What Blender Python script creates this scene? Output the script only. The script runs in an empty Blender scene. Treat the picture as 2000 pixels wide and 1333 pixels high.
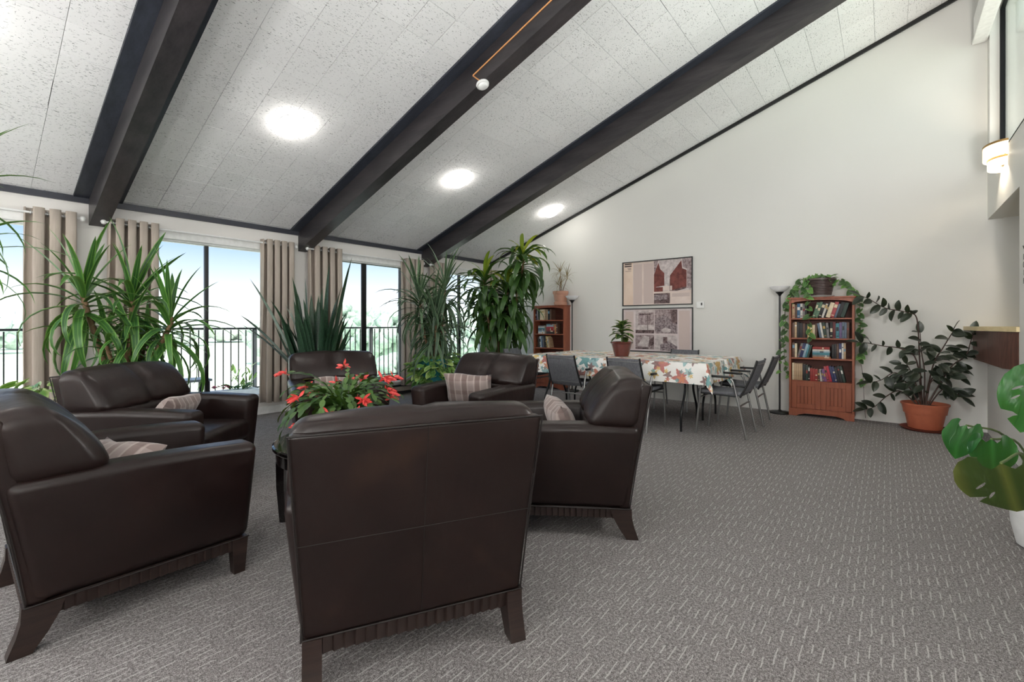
import bpy, bmesh, math, random
from math import pi, sin, cos, radians as RD, atan2, sqrt, hypot
from mathutils import Vector, Matrix, Euler, Quaternion
from mathutils.geometry import tessellate_polygon
rnd = random.Random(7)
scene = bpy.context.scene
COL = scene.collection

# ---------------------------------------------------------------- camera
EYE = 1.2
YAW = 0.885993
cd = bpy.data.cameras.new('camera'); cam = bpy.data.objects.new('camera', cd); COL.objects.link(cam)
cam.location = (0, 0, EYE); cam.rotation_euler = (pi/2, 0, -YAW)
cd.sensor_fit = 'HORIZONTAL'; cd.sensor_width = 36; cd.lens = 36*897.8/2000
cd.shift_y = -(666.5-634.23)/2000; cd.clip_start = .05; cd.clip_end = 600
scene.camera = cam

# ---------------------------------------------------------------- sky, exposure
world = bpy.data.worlds.new('sky'); scene.world = world; world.use_nodes = True
wn = world.node_tree; wn.nodes.clear(); wl = wn.links.new
def wnode(t, **k):
    n = wn.nodes.new(t)
    for a, b in k.items(): setattr(n, a, b)
    return n
w_out = wnode('ShaderNodeOutputWorld'); w_bg = wnode('ShaderNodeBackground'); w_tc = wnode('ShaderNodeTexCoord')
w_sep = wnode('ShaderNodeSeparateXYZ'); w_ramp = wnode('ShaderNodeValToRGB')
wl(w_tc.outputs['Generated'], w_sep.inputs[0]); wl(w_sep.outputs['Z'], w_ramp.inputs[0])
els = w_ramp.color_ramp.elements
els[0].position = 0.0; els[0].color = (1.75, 1.8, 1.85, 1)
els[1].position = .075; els[1].color = (.84, .93, 1.06, 1)
for p, c in ((.16, (.36, .56, .90, 1)), (.27, (.26, .47, .86, 1)), (.6, (.4, .58, .88, 1)), (1.0, (.6, .75, .95, 1))):
    e = els.new(p); e.color = c
# thin bright cloud on the sun's side of the sky (-Y), clear blue on the other
w_m = wnode('ShaderNodeMapRange'); w_m.inputs[1].default_value = .35; w_m.inputs[2].default_value = -.45
wl(w_sep.outputs['Y'], w_m.inputs[0])
w_mix = wnode('ShaderNodeMix', data_type='RGBA'); wl(w_m.outputs[0], w_mix.inputs[0]); wl(w_ramp.outputs[0], w_mix.inputs[6])
w_mix.inputs[7].default_value = (1.35, 1.4, 1.45, 1)
wl(w_mix.outputs[2], w_bg.inputs[0]); w_bg.inputs[1].default_value = .92
wl(w_bg.outputs[0], w_out.inputs[0])
sd = bpy.data.lights.new('sun', 'SUN'); sun = bpy.data.objects.new('sun', sd); COL.objects.link(sun)
sd.energy = 5.0; sd.angle = RD(3); sd.color = (1, .96, .9)
sun.rotation_euler = Vector((.25, .42, -.87)).to_track_quat('-Z', 'Y').to_euler()
FILL_TORCH = 122.0         # watts of each unseen torchiere, added to brighten the ceiling
LAMP = 19.0          # radiance of the glowing ceiling domes, seen and added alike
vs = scene.view_settings
vs.view_transform = 'Standard'; vs.look = 'None'; vs.gamma = 1; vs.use_curve_mapping = False
vs.exposure = 0.5
cy = scene.cycles
cy.use_denoising = True; cy.denoiser = 'OPENIMAGEDENOISE'; cy.denoising_input_passes = 'RGB_ALBEDO_NORMAL'
cy.max_bounces = 8; cy.diffuse_bounces = 5; cy.glossy_bounces = 3; cy.transmission_bounces = 4; cy.transparent_max_bounces = 12
cy.sample_clamp_indirect = 6; cy.caustics_reflective = False; cy.caustics_refractive = False

# ---------------------------------------------------------------- materials
def srgb(r, g, b):
    f = lambda c: (c/255/12.92) if c/255 <= .04045 else ((c/255+.055)/1.055)**2.4
    return (f(r), f(g), f(b), 1)
class NT:
    def __init__(s, name):
        s.m = bpy.data.materials.new(name); s.m.use_nodes = True; s.t = s.m.node_tree; s.t.nodes.clear()
        s.out = s.n('ShaderNodeOutputMaterial')
    def n(s, t, ins=None, **k):
        x = s.t.nodes.new(t)
        for a, b in k.items(): setattr(x, a, b)
        for a, b in (ins or {}).items():
            if isinstance(b, bpy.types.NodeSocket): s.t.links.new(b, x.inputs[a])
            else: x.inputs[a].default_value = b
        return x
    def math(s, op, a, b=0, c=0):
        x = s.n('ShaderNodeMath', operation=op)
        for i, v in enumerate((a, b, c)):
            if isinstance(v, bpy.types.NodeSocket): s.t.links.new(v, x.inputs[i])
            else: x.inputs[i].default_value = v
        return x.outputs[0]
    def mix(s, f, a, b, blend='MIX'):
        x = s.n('ShaderNodeMix', data_type='RGBA', blend_type=blend)
        for i, v in ((0, f), (6, a), (7, b)):
            if isinstance(v, bpy.types.NodeSocket): s.t.links.new(v, x.inputs[i])
            else: x.inputs[i].default_value = v
        return x.outputs[2]
    def ramp(s, f, stops, interp='LINEAR'):
        x = s.n('ShaderNodeValToRGB', {0: f}); x.color_ramp.interpolation = interp; e = x.color_ramp.elements
        e[0].position, e[0].color = stops[0]; e[1].position, e[1].color = stops[-1]
        for p, c in stops[1:-1]: q = e.new(p); q.color = c
        return x.outputs[0]
    def noise(s, vec, scale, detail=2, rough=.5, dim='3D'):
        x = s.n('ShaderNodeTexNoise', {'Scale': scale, 'Detail': detail, 'Roughness': rough}, noise_dimensions=dim)
        if vec is not None: s.t.links.new(vec, x.inputs['Vector'])
        return x.outputs[0]
    def bsdf(s, col, rough=.5, metal=0, spec=.5, normal=None, coat=0, sheen=0, transl=None):
        x = s.n('ShaderNodeBsdfPrincipled', {'Base Color': col, 'Roughness': rough, 'Metallic': metal, 'Specular IOR Level': spec, 'Coat Weight': coat, 'Sheen Weight': sheen})
        if normal is not None: s.t.links.new(normal, x.inputs['Normal'])
        o = x.outputs[0]
        if transl:
            t = s.n('ShaderNodeBsdfTranslucent', {'Color': transl[0]})
            mx = s.n('ShaderNodeMixShader', {0: transl[1], 1: o, 2: t.outputs[0]}); o = mx.outputs[0]
        s.t.links.new(o, s.out.inputs[0]); return x
    def bump(s, h, strength=.3, dist=.01):
        return s.n('ShaderNodeBump', {'Strength': strength, 'Distance': dist, 'Height': h}).outputs[0]
    def pos(s): return s.n('ShaderNodeNewGeometry').outputs['Position']
    def obj(s): return s.n('ShaderNodeTexCoord').outputs['Object']
    def uv(s): return s.n('ShaderNodeTexCoord').outputs['UV']
    def scale(s, v, sc, rot=(0,0,0)): return s.n('ShaderNodeMapping', {'Vector': v, 'Scale': sc, 'Rotation': rot}).outputs[0]
def plain(name, rgb, rough=.5, metal=0, var=.06, scale=20, bump=0, spec=.5, coat=0, sheen=0):
    t = NT(name); c = srgb(*rgb); v = t.noise(t.obj(), scale, 3)
    dark = tuple(x*(1-var) for x in c[:3])+(1,); lite = tuple(min(1, x*(1+var)) for x in c[:3])+(1,)
    col = t.ramp(v, [(.3, dark), (.7, lite)])
    t.bsdf(col, rough, metal, spec, t.bump(v, bump, .003) if bump else None, coat, sheen)
    return t.m
M = {}
def carpet():
    t = NT('carpet'); p = t.pos(); s = t.n('ShaderNodeSeparateXYZ', {0: p}); x, y = s.outputs[0], s.outputs[1]
    wob = t.noise(p, 14, 2); fine = t.noise(p, 260, 2, .7); mid = t.noise(p, 95, 2, .6); big = t.noise(p, .9, 2)
    yy = t.math('ADD', y, t.math('MULTIPLY', t.math('SUBTRACT', wob, .5), .012))
    row = t.math('MULTIPLY', yy, 1/.033); rid = t.math('FLOOR', row); rf = t.math('FRACT', row)
    wn1 = t.n('ShaderNodeTexWhiteNoise', {'W': rid}, noise_dimensions='1D').outputs[0]
    u = t.math('ADD', t.math('MULTIPLY', x, 1/.15), t.math('MULTIPLY', wn1, 7.31)); cid = t.math('FLOOR', u); uf = t.math('FRACT', u)
    vec = t.n('ShaderNodeCombineXYZ', {0: cid, 1: rid}).outputs[0]
    wn2 = t.n('ShaderNodeTexWhiteNoise', {'Vector': vec}, noise_dimensions='2D').outputs[0]
    on = t.math('MULTIPLY', t.math('LESS_THAN', uf, t.math('ADD', t.math('MULTIPLY', wn2, .4), .30)), t.math('LESS_THAN', t.math('ABSOLUTE', t.math('SUBTRACT', rf, .5)), .072))
    on = t.math('MULTIPLY', on, t.math('GREATER_THAN', wn2, .12))
    base = t.ramp(t.math('ADD', t.math('MULTIPLY', fine, .6), t.math('MULTIPLY', mid, .4)), [(.36, srgb(78, 75, 75)), (.5, srgb(136, 132, 132)), (.64, srgb(198, 195, 194))])
    warm = t.mix(t.math('MULTIPLY', big, .5), base, t.mix(1, base, srgb(214, 206, 204), 'MULTIPLY'))
    dash = t.mix(on, warm, t.mix(.40, warm, srgb(226, 223, 221)))
    t.bsdf(dash, .95, 0, .1, t.bump(t.math('ADD', fine, t.math('MULTIPLY', on, .35)), .6, .006))
    return t.m
def ceiling_tile():
    t = NT('ceiling_tile'); p = t.pos()
    a = t.noise(t.scale(p, (38, 165, 165), (0, 0, .2)), 1, 2, .55); b = t.noise(t.scale(p, (130, 52, 52), (0, 0, .5)), 1, 2, .5); dens = t.noise(p, 2.2, 2)
    f1 = t.ramp(t.math('ADD', a, t.math('MULTIPLY', t.math('SUBTRACT', dens, .5), .12)), [(.635, (0, 0, 0, 1)), (.685, (1, 1, 1, 1))])
    f2 = t.ramp(b, [(.69, (0, 0, 0, 1)), (.74, (1, 1, 1, 1))])
    f = t.math('MAXIMUM', f1, f2)
    rn = t.n('ShaderNodeObjectInfo').outputs['Random']
    basec = t.ramp(rn, [(0, srgb(240, 240, 241)), (1, srgb(247, 247, 248))])
    col = t.mix(f, basec, srgb(128, 128, 132))
    t.bsdf(col, .9, 0, .1, t.bump(t.math('SUBTRACT', 1, f), .4, .004)); return t.m
def wall(name, rgb):
    t = NT(name); p = t.pos(); v = t.noise(p, 90, 3); w = t.noise(p, .7, 2)
    c = srgb(*rgb); col = t.ramp(w, [(.3, tuple(q*.97 for q in c[:3])+(1,)), (.7, c)])
    t.bsdf(col, .75, 0, .25, t.bump(v, .08, .003)); return t.m
def leather():
    t = NT('leather'); p = t.obj(); g = t.noise(p, 240, 3, .6); w = t.noise(p, 7, 4, .6); wear = t.noise(p, 2.6, 3, .6)
    col = t.ramp(wear, [(.3, srgb(24, 14, 13)), (.6, srgb(32, 20, 18)), (.8, srgb(54, 37, 29))])
    r = t.ramp(w, [(.3, (.30,)*3+(1,)), (.7, (.45,)*3+(1,))])
    n1 = t.n('ShaderNodeBump', {'Strength': .35, 'Distance': .02, 'Height': t.noise(t.scale(p, (5, 5, 3)), 1, 3, .6)}).outputs[0]
    n2 = t.n('ShaderNodeBump', {'Strength': .12, 'Distance': .002, 'Height': g, 'Normal': n1}).outputs[0]
    x = t.bsdf(col, r, 0, .34, n2, 0); return t.m
def wood(name, c1, c2, rough=.4, scale=(3, 3, 40), rot=(0, 0, 0), coat=0):
    t = NT(name); v = t.scale(t.obj(), scale, rot); a = t.noise(v, 1.5, 5, .6); b = t.noise(v, 9, 2)
    col = t.ramp(t.math('ADD', t.math('MULTIPLY', a, .75), t.math('MULTIPLY', b, .25)), [(.35, srgb(*c1)), (.65, srgb(*c2))])
    t.bsdf(col, rough, 0, .4, t.bump(a, .1, .003), coat); return t.m
def fabric(name, c1, c2, sc=350, rough=.9, transl=0):
    t = NT(name); p = t.obj(); v = t.noise(p, sc, 2, .7); w = t.noise(t.scale(p, (90, 90, 6)), 1, 2)
    col = t.ramp(t.math('ADD', t.math('MULTIPLY', v, .6), t.math('MULTIPLY', w, .4)), [(.35, srgb(*c1)), (.65, srgb(*c2))])
    t.bsdf(col, rough, 0, .1, t.bump(v, .25, .002), transl=(srgb(*c2), transl) if transl else None); return t.m
def leafm(name, dark, mid, edge, transl=.25, rough=.35, stripes=False, var=1):
    # UV: u across the blade (0..1, middle .5), v from base to tip
    t = NT(name); uv = t.uv(); s = t.n('ShaderNodeSeparateXYZ', {0: uv}); u, v = s.outputs[0], s.outputs[1]
    rn = t.n('ShaderNodeObjectInfo').outputs['Random']
    d = t.math('ABSOLUTE', t.math('SUBTRACT', u, .5))
    base = t.mix(t.math('MULTIPLY', rn, var), srgb(*dark), srgb(*mid))
    if stripes:
        nz = t.noise(t.scale(uv, (5, 38, 1)), 1, 3, .6); base = t.mix(t.ramp(nz, [(.42, (0, 0, 0, 1)), (.58, (1, 1, 1, 1))]), base, srgb(*edge))
        col = base
    else:
        col = t.mix(t.ramp(d, [(.30, (0, 0, 0, 1)), (.48, (1, 1, 1, 1))]), base, srgb(*edge))
        col = t.mix(t.ramp(d, [(.0, (.7, .7, .7, 1)), (.07, (0, 0, 0, 1))]), col, srgb(*edge))
    vein = t.n('ShaderNodeTexWave', {'Vector': t.scale(uv, (1, .2, 1)), 'Scale': 9, 'Distortion': 2}).outputs[1]
    t.bsdf(col, rough, 0, .45, t.bump(vein, .08, .003), transl=(t.mix(.5, col, srgb(150, 200, 40)), transl)); return t.m
def glass_pane():
    t = NT('window_glass'); lw = t.n('ShaderNodeLayerWeight', {0: .12}).outputs['Fresnel']
    tr = t.n('ShaderNodeBsdfTransparent', {0: (.97, .985, .98, 1)}); gl = t.n('ShaderNodeBsdfGlossy', {0: (1, 1, 1, 1), 'Roughness': .02})
    mx = t.n('ShaderNodeMixShader', {0: t.math('MULTIPLY', lw, .6), 1: tr.outputs[0], 2: gl.outputs[0]})
    t.t.links.new(mx.outputs[0], t.out.inputs[0]); return t.m
def emit(name, rgb, strength):
    t = NT(name); e = t.n('ShaderNodeEmission', {0: srgb(*rgb), 1: strength}); t.t.links.new(e.outputs[0], t.out.inputs[0]); return t.m
def cloth_print():
    # white oilcloth printed with autumn leaves: one leaf per cell, five lobes, own colour and turn
    t = NT('leaf_print_cloth'); uv = t.uv(); base = srgb(240, 238, 234)
    noi = t.noise(uv, 60, 3, .6); col = base
    for k, (sc, R, off, cols) in enumerate(((4.4, .46, 0, [(28, 132, 136), (190, 84, 50), (198, 152, 40), (120, 168, 172), (172, 58, 44)]),
                                            (7.2, .40, 3.7, [(60, 120, 128), (205, 120, 70), (110, 60, 60), (214, 176, 70), (150, 190, 190)]),
                                            (11., .32, 8.1, [(180, 110, 60), (80, 150, 150), (196, 90, 60), (214, 180, 90), (90, 110, 110)]))):
        v = t.n('ShaderNodeVectorMath', {0: uv, 1: (off, off*.7, 0)}, operation='ADD').outputs[0]
        vo = t.n('ShaderNodeTexVoronoi', {'Vector': v, 'Scale': sc, 'Randomness': .8}, voronoi_dimensions='2D')
        wn_ = t.n('ShaderNodeSeparateColor', {0: vo.outputs['Color']})
        loc = t.n('ShaderNodeVectorMath', {0: v, 1: vo.outputs['Position']}, operation='SUBTRACT').outputs[0]
        s = t.n('ShaderNodeSeparateXYZ', {0: loc})
        th = t.math('ADD', t.math('ARCTAN2', s.outputs[1], s.outputs[0]), t.math('MULTIPLY', wn_.outputs[0], 6.28))
        lob = t.math('ADD', .44, t.math('MULTIPLY', t.math('POWER', t.math('SUBTRACT', 1, t.math('ABSOLUTE', t.math('SINE', t.math('MULTIPLY', th, 2.5)))), .8), .60))
        rad = t.math('MULTIPLY', vo.outputs['Distance'], 1.0)
        rad = t.math('ADD', rad, t.math('MULTIPLY', t.math('SUBTRACT', noi, .5), .16))
        inside = t.math('LESS_THAN', rad, t.math('MULTIPLY', lob, R))
        n = len(cols); c = t.ramp(wn_.outputs[1], [(i/n, srgb(*q)) for i, q in enumerate(cols)], 'CONSTANT')
        c = t.mix(t.math('MULTIPLY', t.noise(uv, 60, 2), .22), c, base)
        col = t.mix(t.math('MULTIPLY', inside, .92), col, c) if k == 0 else t.mix(t.math('MULTIPLY', t.math('MULTIPLY', inside, .9), t.math('GREATER_THAN', wn_.outputs[2], .3)), col, c)
    t.bsdf(col, .38, 0, .4); return t.m
def plaid():
    t = NT('plaid_fabric'); o = t.obj(); s = t.n('ShaderNodeSeparateXYZ', {0: o})
    def st(c, f, ph, lo): return t.math('GREATER_THAN', t.math('SINE', t.math('ADD', t.math('MULTIPLY', c, f), ph)), lo)
    a = st(s.outputs[0], 52, .4, .35); b = st(s.outputs[2], 46, 1.1, .55); c = st(s.outputs[0], 104, 2.0, .8); v = t.noise(o, 300, 2)
    col = t.mix(t.math('MULTIPLY', a, .6), srgb(156, 142, 138), srgb(104, 84, 80)); col = t.mix(t.math('MULTIPLY', b, .45), col, srgb(96, 74, 70))
    col = t.mix(t.math('MULTIPLY', c, .5), col, srgb(192, 178, 170)); col = t.mix(t.math('MULTIPLY', v, .3), col, srgb(120, 104, 98))
    t.bsdf(col, .85, 0, .15, t.bump(v, .2, .002), sheen=.3); return t.m

M['carpet'] = carpet(); M['tile'] = ceiling_tile()
M['wall'] = wall('wall_paint', (226, 225, 221)); M['wallw'] = wall('window_wall_paint', (232, 229, 225)); M['white'] = plain('white_paint', (236, 236, 235), .4)
M['beam'] = wood('dark_beam', (37, 35, 38), (60, 56, 58), .36, (9, 1.2, 9)); M['board'] = wood('dark_blue_stained_board', (42, 45, 54), (60, 64, 74), .4, (9, 1.2, 9)); M['gap'] = plain('dark_joint_board', (46, 46, 48), .9)  # gap: dark board showing through the tile joints
M['trim'] = plain('dark_trim', (46, 48, 58), .45)
M['leather'] = leather(); M['seam'] = plain('seam_thread', (24, 17, 16), .5); M['legw'] = wood('dark_leg_wood', (34, 25, 23), (52, 38, 34), .38)
M['pleat'] = plain('pleated_leather', (46, 34, 31), .42, bump=.2)
M['plaid'] = plaid(); M['curtain'] = fabric('linen_curtain', (184, 172, 160), (208, 197, 186), 500, .9, .18)
M['chrome'] = plain('brushed_steel', (190, 192, 195), .28, 1, .03); M['grey_steel'] = plain('grey_steel_tube', (150, 150, 150), .35, .85, .04)
M['black'] = plain('black_plastic', (22, 22, 24), .4); M['blackmetal'] = plain('black_metal', (20, 21, 24), .35, .3)
M['gfab'] = fabric('grey_seat_fabric', (84, 85, 90), (124, 125, 130), 420); M['glass'] = glass_pane()
M['cloth'] = cloth_print(); M['case'] = wood('cherry_case', (138, 76, 54), (160, 92, 66), .42, (3, 16, 1.2)); M['caseback'] = wood('dark_case_back', (70, 36, 28), (92, 48, 36), .6)
M['terra'] = plain('terracotta', (176, 98, 70), .5, bump=.05); M['terrad'] = plain('terracotta_dark', (128, 58, 42), .55); M['pinkclay'] = plain('pale_clay', (196, 146, 124), .6)
M['potbrown'] = plain('brown_plastic_pot', (72, 56, 54), .4); M['glaze'] = plain('red_brown_glaze', (90, 42, 36), .22, coat=.4); M['teal'] = plain('teal_glaze', (22, 116, 128), .3, coat=.3)
M['soil'] = plain('potting_soil', (44, 33, 27), .95, var=.3, scale=60, bump=.5)
M['stem'] = plain('brown_stem', (120, 92, 66), .7, var=.2, scale=30); M['gstem'] = plain('green_stem', (88, 104, 52), .5, var=.2); M['dstem'] = plain('dark_stem', (70, 48, 40), .55, var=.2)
M['yucca'] = leafm('yucca_leaf', (24, 66, 40), (66, 116, 50), (120, 162, 78), .14); M['snake'] = leafm('snake_leaf', (24, 42, 36), (34, 56, 42), (46, 76, 54), .05, .35, True)
M['drac'] = leafm('dracaena_leaf', (32, 54, 46), (68, 94, 66), (124, 146, 116), .1); M['corn'] = leafm('corn_leaf', (22, 48, 28), (58, 92, 40), (76, 110, 50), .14)
M['cornh'] = leafm('corn_head_leaf', (116, 140, 44), (178, 168, 62), (96, 130, 50), .3); M['rubber'] = leafm('rubber_leaf', (32, 38, 33), (46, 54, 42), (62, 72, 58), .04, .3)
M['pothos'] = leafm('pothos_leaf', (56, 104, 60), (104, 148, 74), (140, 176, 100), .2, .35); M['pothosd'] = leafm('dark_pothos_leaf', (36, 66, 40), (70, 104, 56), (96, 130, 74), .15, .35)
M['pale'] = leafm('variegated_leaf', (96, 146, 70), (176, 200, 116), (206, 220, 160), .25); M['spider'] = leafm('dry_dracaena_leaf', (120, 96, 70), (160, 132, 92), (150, 110, 84), .15)
M['monst'] = leafm('monstera_leaf', (20, 70, 32), (36, 98, 42), (52, 116, 56), .2, .3); M['monsty'] = leafm('ageing_monstera_leaf', (44, 60, 28), (58, 74, 32), (104, 106, 50), .08, .3)
M['cact'] = leafm('cactus_segment', (38, 66, 34), (82, 112, 52), (52, 84, 40), .1, .4); M['redfl'] = plain('cactus_flower', (222, 78, 74), .5, var=.2, scale=60)
M['cactl'] = leafm('croton_leaf', (30, 62, 36), (60, 96, 48), (150, 160, 90), .12, .3)
M['wood_box'] = wood('walnut_panel', (66, 40, 34), (104, 68, 56), .45, (30, 30, 2.2)); M['birch'] = wood('pale_birch_edge', (206, 186, 140), (226, 208, 164), .5, (2, 30, 30))
M['dome'] = emit('dome_glow', (255, 250, 242), LAMP); M['shade'] = emit('sconce_glow', (255, 232, 190), 3.2); M['brass'] = plain('brass_band', (168, 134, 84), .35, .8)
M['tglass'] = plain('opal_glass', (238, 238, 240), .25); M['paper'] = plain('book_paper', (226, 216, 196), .9)
M['copper'] = plain('orange_conduit', (214, 152, 96), .5)
M['tabletop'] = plain('table_underside', (120, 110, 100), .6); M['rim'] = plain('black_gloss_wood', (24, 20, 20), .14, coat=.6)
M['tint'] = None
def tinted():
    t = NT('smoked_glass'); t.bsdf((.04, .06, .06, 1), .03, 0, .8); return t.m
M['tint'] = tinted()
# ---------------------------------------------------------------- geometry helpers
class MB:
    def __init__(s): s.v = []; s.f = []; s.m = []; s.uv = {}; s.round = False
    def add(s, vs_, fs, mat=0, xf=None, uvs=None):
        b = len(s.v)
        s.v += [tuple(xf @ Vector(q)) for q in vs_] if xf is not None else [tuple(q) for q in vs_]
        for i, q in enumerate(fs):
            if uvs: s.uv[len(s.f)] = [uvs[k] for k in q]
            s.f.append(tuple(b+k for k in q)); s.m.append(mat)
        return s
    def box(s, c, d, r=0, mat=0, xf=None, n=1, div=(1, 1, 1), fn=None):
        vs_, fs = rbox(d[0]/2, d[1]/2, d[2]/2, r, n, div)
        vs_ = [(a+c[0], b+c[1], e+c[2]) for a, b, e in vs_]
        if fn: vs_ = [fn(Vector(q)) for q in vs_]
        return s.add(vs_, fs, mat, xf)
    def tube(s, pts, r, n=8, mat=0, xf=None, cap=True, closed=False):
        s.round = s.round or n > 4
        pts = [Vector(p) for p in pts]; N = len(pts); rr = r if isinstance(r, (list, tuple)) else [r]*N
        vs_, fs = [], []; up = None
        for i, p in enumerate(pts):
            a = pts[(i-1) % N] if (i or closed) else p; b = pts[(i+1) % N] if (i < N-1 or closed) else p
            t = (b-a).normalized() if (b-a).length > 1e-9 else Vector((0, 0, 1))
            if up is None: up = Vector((0, 0, 1)) if abs(t.z) < .9 else Vector((1, 0, 0))
            x = up.cross(t)
            if x.length < 1e-6: x = Vector((1, 0, 0)).cross(t)
            x.normalize(); y = t.cross(x).normalized(); up = y
            for k in range(n):
                q = 2*pi*k/n; vs_.append(p+(x*cos(q)+y*sin(q))*rr[i])
        for i in range(N if closed else N-1):
            j = (i+1) % N
            for k in range(n): fs.append((i*n+k, i*n+(k+1) % n, j*n+(k+1) % n, j*n+k))
        if cap and not closed: fs.append(tuple(range(n))[::-1]); fs.append(tuple((N-1)*n+k for k in range(n)))
        return s.add(vs_, fs, mat, xf)
    def lathe(s, prof, n=28, c=(0, 0, 0), mat=0, xf=None, sy=1):
        s.round = True
        vs_ = [(c[0]+r*cos(2*pi*k/n), c[1]+sy*r*sin(2*pi*k/n), c[2]+z) for r, z in prof for k in range(n)]
        fs = [(i*n+k, i*n+(k+1) % n, (i+1)*n+(k+1) % n, (i+1)*n+k) for i in range(len(prof)-1) for k in range(n)]
        if prof[0][0] > 1e-6: fs.append(tuple(range(n))[::-1])
        if prof[-1][0] > 1e-6: fs.append(tuple((len(prof)-1)*n+k for k in range(n)))
        return s.add(vs_, fs, mat, xf)
    def prism(s, poly, t0, t1, axis='x', mat=0, xf=None):
        # poly: outline of (a, b); swept along the named axis from t0 to t1
        mk = {'x': lambda t, a, b: (t, a, b), 'y': lambda t, a, b: (a, t, b), 'z': lambda t, a, b: (a, b, t)}[axis]
        n = len(poly); vs_ = [mk(t0, a, b) for a, b in poly]+[mk(t1, a, b) for a, b in poly]
        fs = [(i, (i+1) % n, n+(i+1) % n, n+i) for i in range(n)]
        tri = tessellate_polygon([[Vector((a, b, 0)) for a, b in poly]])
        fs += [tuple(q) for q in tri]+[tuple(n+k for k in q[::-1]) for q in tri]
        return s.add(vs_, fs, mat, xf)
    def mesh(s, name, mats, ang=None):
        ang = ang or (75 if s.round else 20)
        me = bpy.data.meshes.new(name); me.from_pydata(s.v, [], s.f)
        for q in (mats if isinstance(mats, (list, tuple)) else [mats]): me.materials.append(q)
        me.polygons.foreach_set('material_index', s.m)
        if s.uv:
            l = me.uv_layers.new(name='uv')
            for i, p in enumerate(me.polygons):
                for k, li in enumerate(p.loop_indices): l.data[li].uv = s.uv.get(i, [(0, 0)]*99)[k]
        bm = bmesh.new(); bm.from_mesh(me); bmesh.ops.remove_doubles(bm, verts=bm.verts, dist=1e-6) if not s.uv else None
        if not s.uv: bmesh.ops.recalc_face_normals(bm, faces=bm.faces)
        bm.to_mesh(me); bm.free()
        me.polygons.foreach_set('use_smooth', [True]*len(me.polygons)); me.set_sharp_from_angle(angle=RD(ang)); me.update()
        return me
    def build(s, name, mats, parent=None, ang=None, loc=(0, 0, 0), rot=(0, 0, 0)):
        return put(s.mesh(name, mats, ang), name, parent, loc, rot)
def put(me, name, parent=None, loc=(0, 0, 0), rot=(0, 0, 0), scale=(1, 1, 1), mat4=None):
    o = bpy.data.objects.new(name, me); COL.objects.link(o); o.parent = parent
    if mat4 is not None: o.matrix_local = mat4
    else: o.location = loc; o.rotation_euler = rot; o.scale = scale
    return o
_rb = {}
def rbox(hx, hy, hz, r=0, n=1, div=(1, 1, 1)):
    key = (round(hx, 5), round(hy, 5), round(hz, 5), round(r, 5), n, div)
    if key in _rb: return _rb[key]
    H_ = (hx, hy, hz); r = min(r, hx*.999, hy*.999, hz*.999)
    def ax(h, d):
        inn = [-(h-r)+2*(h-r)*i/d for i in range(d+1)]
        if r <= 0: return inn
        cut = [h-r*(1-math.tan(pi/4*i/n)) for i in range(1, n+1)]
        return [-q for q in cut[::-1]]+inn+cut
    A = [ax(H_[i], div[i]) for i in range(3)]; idx = {}; vs_ = []; fs = []
    def vid(p):
        k = tuple(round(q, 6) for q in p)
        if k not in idx:
            if r > 0:
                c = Vector([max(-(H_[i]-r), min(H_[i]-r, p[i])) for i in range(3)]); d = Vector(p)-c
                q = c+d.normalized()*r if d.length > 1e-9 else c
            else: q = Vector(p)
            idx[k] = len(vs_); vs_.append(tuple(q))
        return idx[k]
    for a in range(3):
        b, c = (a+1) % 3, (a+2) % 3
        for sgn in (-1, 1):
            for i in range(len(A[b])-1):
                for j in range(len(A[c])-1):
                    q = []
                    for u, w in ((i, j), (i+1, j), (i+1, j+1), (i, j+1)):
                        p = [0, 0, 0]; p[a] = sgn*H_[a]; p[b] = A[b][u]; p[c] = A[c][w]; q.append(vid(p))
                    fs.append(tuple(q) if sgn > 0 else tuple(q[::-1]))
    _rb[key] = (vs_, fs); return vs_, fs
def tag(o, label=None, cat=None, group=None, kind=None):
    if label: o['label'] = label
    if cat: o['category'] = cat
    if group: o['group'] = group
    if kind: o['kind'] = kind
    return o
def thing(name, label, cat, loc=(0, 0, 0), rz=0, group=None, kind=None):
    o = bpy.data.objects.new(name, None); COL.objects.link(o); o.empty_display_size = .1
    o.location = loc; o.rotation_euler = (0, 0, rz); return tag(o, label, cat, group, kind)
def copy_tree(o, parent=None):
    c = o.copy(); COL.objects.link(c); c.parent = parent
    for ch in list(o.children): copy_tree(ch, c)
    return c
def spline(pts, n=6):
    pts = [Vector(p) for p in pts]
    if len(pts) < 3: return pts
    P = [2*pts[0]-pts[1]]+pts+[2*pts[-1]-pts[-2]]; out = []
    for i in range(1, len(P)-2):
        for k in range(n):
            t = k/n; a, b, c, d = P[i-1], P[i], P[i+1], P[i+2]
            out.append(.5*((2*b)+(c-a)*t+(2*a-5*b+4*c-d)*t*t+(3*b-a-3*c+d)*t**3))
    return out+[pts[-1]]
ORD = ['first', 'second', 'third', 'fourth', 'fifth', 'sixth', 'seventh', 'eighth', 'ninth', 'tenth', 'eleventh', 'twelfth', 'thirteenth', 'fourteenth', 'fifteenth',
       'sixteenth', 'seventeenth', 'eighteenth', 'nineteenth', 'twentieth', 'twenty-first', 'twenty-second', 'twenty-third', 'twenty-fourth', 'twenty-fifth']

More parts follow.
